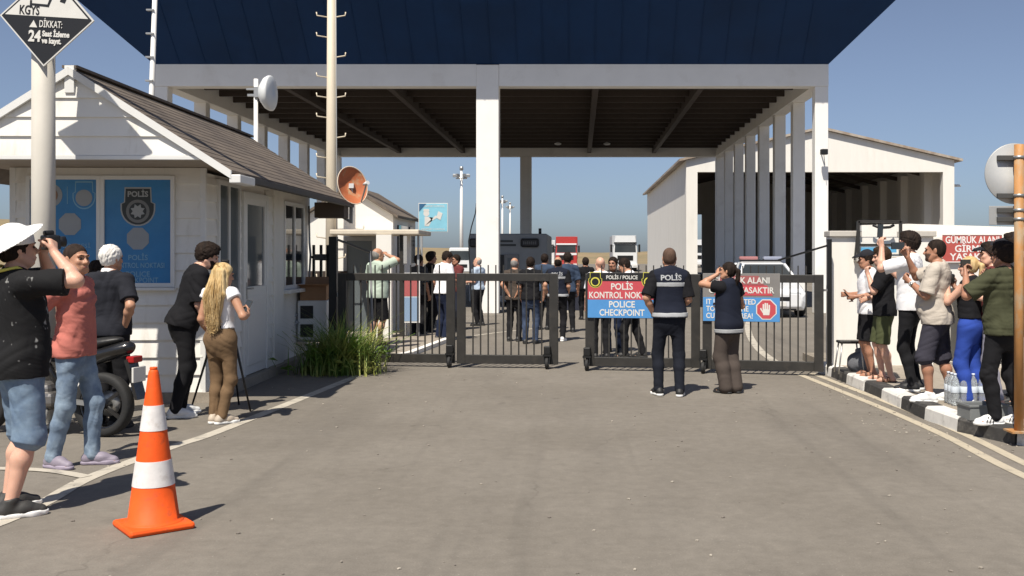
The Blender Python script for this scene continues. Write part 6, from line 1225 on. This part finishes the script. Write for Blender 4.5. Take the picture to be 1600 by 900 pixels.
# ------------------------------------------------------------------ what they hold and wear
def between(a, b): return (Vector(a) + Vector(b)) / 2
def phone(label, pos, yaw, roll=0, pitch=0, land=False):
    t = thing('phone', label, 'phone', pos); t.rotation_euler = (radians(pitch), radians(90 if land else roll), radians(yaw)); t.rotation_mode = 'XYZ'
    MB().box(-.038, .038, -.0045, .0045, -.08, .08, None, .004).build('phone_body', M_black, t); MB().box(-.035, .035, -.0055, -.0046, -.075, .075).build('screen', M_glass, t); MB().box(.008, .032, .0046, .0065, .04, .07, None, .001).build('camera_bump', M_sb, t)
def dslr(label, pos, yaw, pitch=0):
    t = thing('camera', label, 'camera', pos, radians(yaw)); t.rotation_euler[0] = radians(pitch)
    MB().box(-.07, .07, -.035, .035, -.05, .05, None, .012).box(-.03, .03, -.03, .03, .045, .08, None, .012).build('camera_body', M_black, t); MB().tube([(0, .03, 0), (0, .07, 0), (0, .10, 0)], [.033, .035, .036], 18).build('lens', M_black, t); MB().box(.045, .078, -.04, .05, -.05, .045, None, .012).build('grip', M_black, t)
p = PV['photographer']; dslr('black camera held to the eye by the person in the white hat', between(p['arms'][0]['palm'], p['arms'][1]['palm']), p['yaw'], 4)
fwd = lambda key, dist: PV[key]['M'].to_3x3() @ Vector((0, dist, 0))
p = PV['blonde']; phone('black phone held by the blonde person at the hut', p['arms'][1]['palm'] + Vector((0, 0, .03)), p['yaw'] - 10, 10, -30)
p = PV['tallphone']; phone('black phone held upright by the tall person in white', p['arms'][0]['palm'] + Vector((0, 0, .10)) + fwd('tallphone', .02), p['yaw'] - 40, 4)
p = PV['beige']; phone('black phone held sideways by the person in beige', p['arms'][1]['palm'] + Vector((-.08, -.04, .05)), 12, 0, 0, True)
p = PV['bluetrousers']; dslr('black camera held by the person in blue trousers', between(p['arms'][0]['palm'], p['arms'][1]['palm']), p['yaw'])
p = PV['olive']; phone('black phone held at chest height by the person in olive', p['arms'][0]['palm'] + fwd('olive', .02) + Vector((0, 0, .04)), p['yaw'], 10, -10, True)
p = PV['capwhite']; phone('dark phone held low by the person in the white T-shirt and cap', p['arms'][0]['palm'], p['yaw'], 0, -40)
p = PV['beige']; a_ = p['arms'][0]; ax = (a_['wr'] - a_['el']).normalized(); wt = thing('wristwatch', 'pale wristwatch on the arm of the person in beige', 'watch', a_['wr'] - ax * .045)
MB().tube([ax * -.017, ax * .017], .037, 18).build('strap', M_upvc, wt); MB().lathe([(.017, .033), (.017, .044), (.0, .045)], n=14, M=(Vector((-.5, -.8, .2)).normalized()).to_track_quat('Z', 'Y').to_matrix().to_4x4()).build('dial', M_steel, wt)
p = PV['photographer']; hp = p['hp']; sgl = thing('sunglasses', 'dark sunglasses pushed onto the back of the white hat', 'sunglasses', hp(0, 0, 0))
o3 = Vector(hp(0, 0, 0))
for s_ in (-1, 1):
    c = hp(s_ * .042 + .012, -.158, .060) - o3; R = p['Rh'].to_4x4() @ Matrix.Rotation(radians(-48), 4, 'X'); MB().lathe([(.0, -.004), (.034, -.003), (.036, .0), (.034, .004), (.0, .006)], c, 18, R @ Matrix.Rotation(radians(90), 4, 'X') @ Matrix.Diagonal((1, .72, 1, 1))).build('lens', M_glass, sgl)
MB().tube([hp(-.07, -.142, .070) - o3, hp(.012, -.156, .074) - o3, hp(.094, -.142, .070) - o3], .005, 6).build('frame', M_black, sgl)
ly = thing('neck_strap', 'yellow camera strap round the neck of the person in the white hat', 'strap', hp(0, 0, 0)); tf = p['tf']
MB().tube([tf(-.10, .02, .53) - o3, tf(-.095, -.06, .555) - o3, tf(-.02, -.125, .525) - o3, tf(.055, -.12, .525) - o3, tf(.105, -.03, .545) - o3, tf(.10, .07, .49) - o3], .011, 8).build('band', mat('yellow_strap', (.62, .55, .10), .6), ly)

def back_text(key, t, size, z, fit):
    p = PV[key]; root = p['root']; vest = [c for c in root.children if c.name.startswith('vest')][0]; pel, Rt, T = p['local']
    from mathutils.bvhtree import BVHTree
    me = vest.data; tree = BVHTree.FromPolygons([v.co.copy() for v in me.vertices], [tuple(q.vertices) for q in me.polygons])
    c = Vector((pel + Rt @ (V3(0, -.5, z) * p['s'])).tolist()); R = Matrix(Rt.tolist()).to_4x4(); M = Matrix.Translation(c) @ R @ FACE
    o = text_mesh('lettering', t, size, M, MT['reflective'], root, bold=.03, ext=0, fit=fit); d_ = Vector((Rt @ V3(0, 1, 0)).tolist())
    for v in o.data.vertices:
        h_ = tree.ray_cast(v.co, d_)
        if h_[0] is not None: v.co = h_[0] - d_ * .005
back_text('officer', 'POLİS', .088, .425, .25); back_text('vestback', 'POLİS', .08, .42, .22)

# three dark stripes on the trainers of the person in olive
p = PV['olive']
for hj, kn, an, Rf in p['legs']:
    for sd in (-1, 1):
        b = MB()
        for k_ in range(3):
            y_ = .035 + .028 * k_; a3 = V3(an[0], an[1], 0) + Rf @ V3(sd * .050, y_, .030); c3 = V3(an[0], an[1], 0) + Rf @ V3(sd * .036, y_ - .02, .080); b.bar(a3, c3, .010, .008, up=tuple(Rf @ V3(0, 1, 0)))
        b.build('stripe', M_black, p['root'])

for g_, keys in (('onlookers in front of the police hut', 'photographer salmon whitehair behindwhite bending blonde'), ('police officers at the gate', 'officer policewoman vestback'), ('onlookers on the right pavement', 'capwhite oliveshorts tallphone beige bluetrousers capprofile olive polehead'), ('people standing behind the gate', 'mint kioskdark whitepolo behindpolo patterned baldblue brownshirt jeansback blueback bluehead blackfigure baldwhite darkmid whitedown')):
    for k_ in keys.split(): PV[k_]['root']['group'] = g_
for o in C.objects:
    if o.get('category') == 'truck': o['group'] = 'trucks parked far beyond the gate'
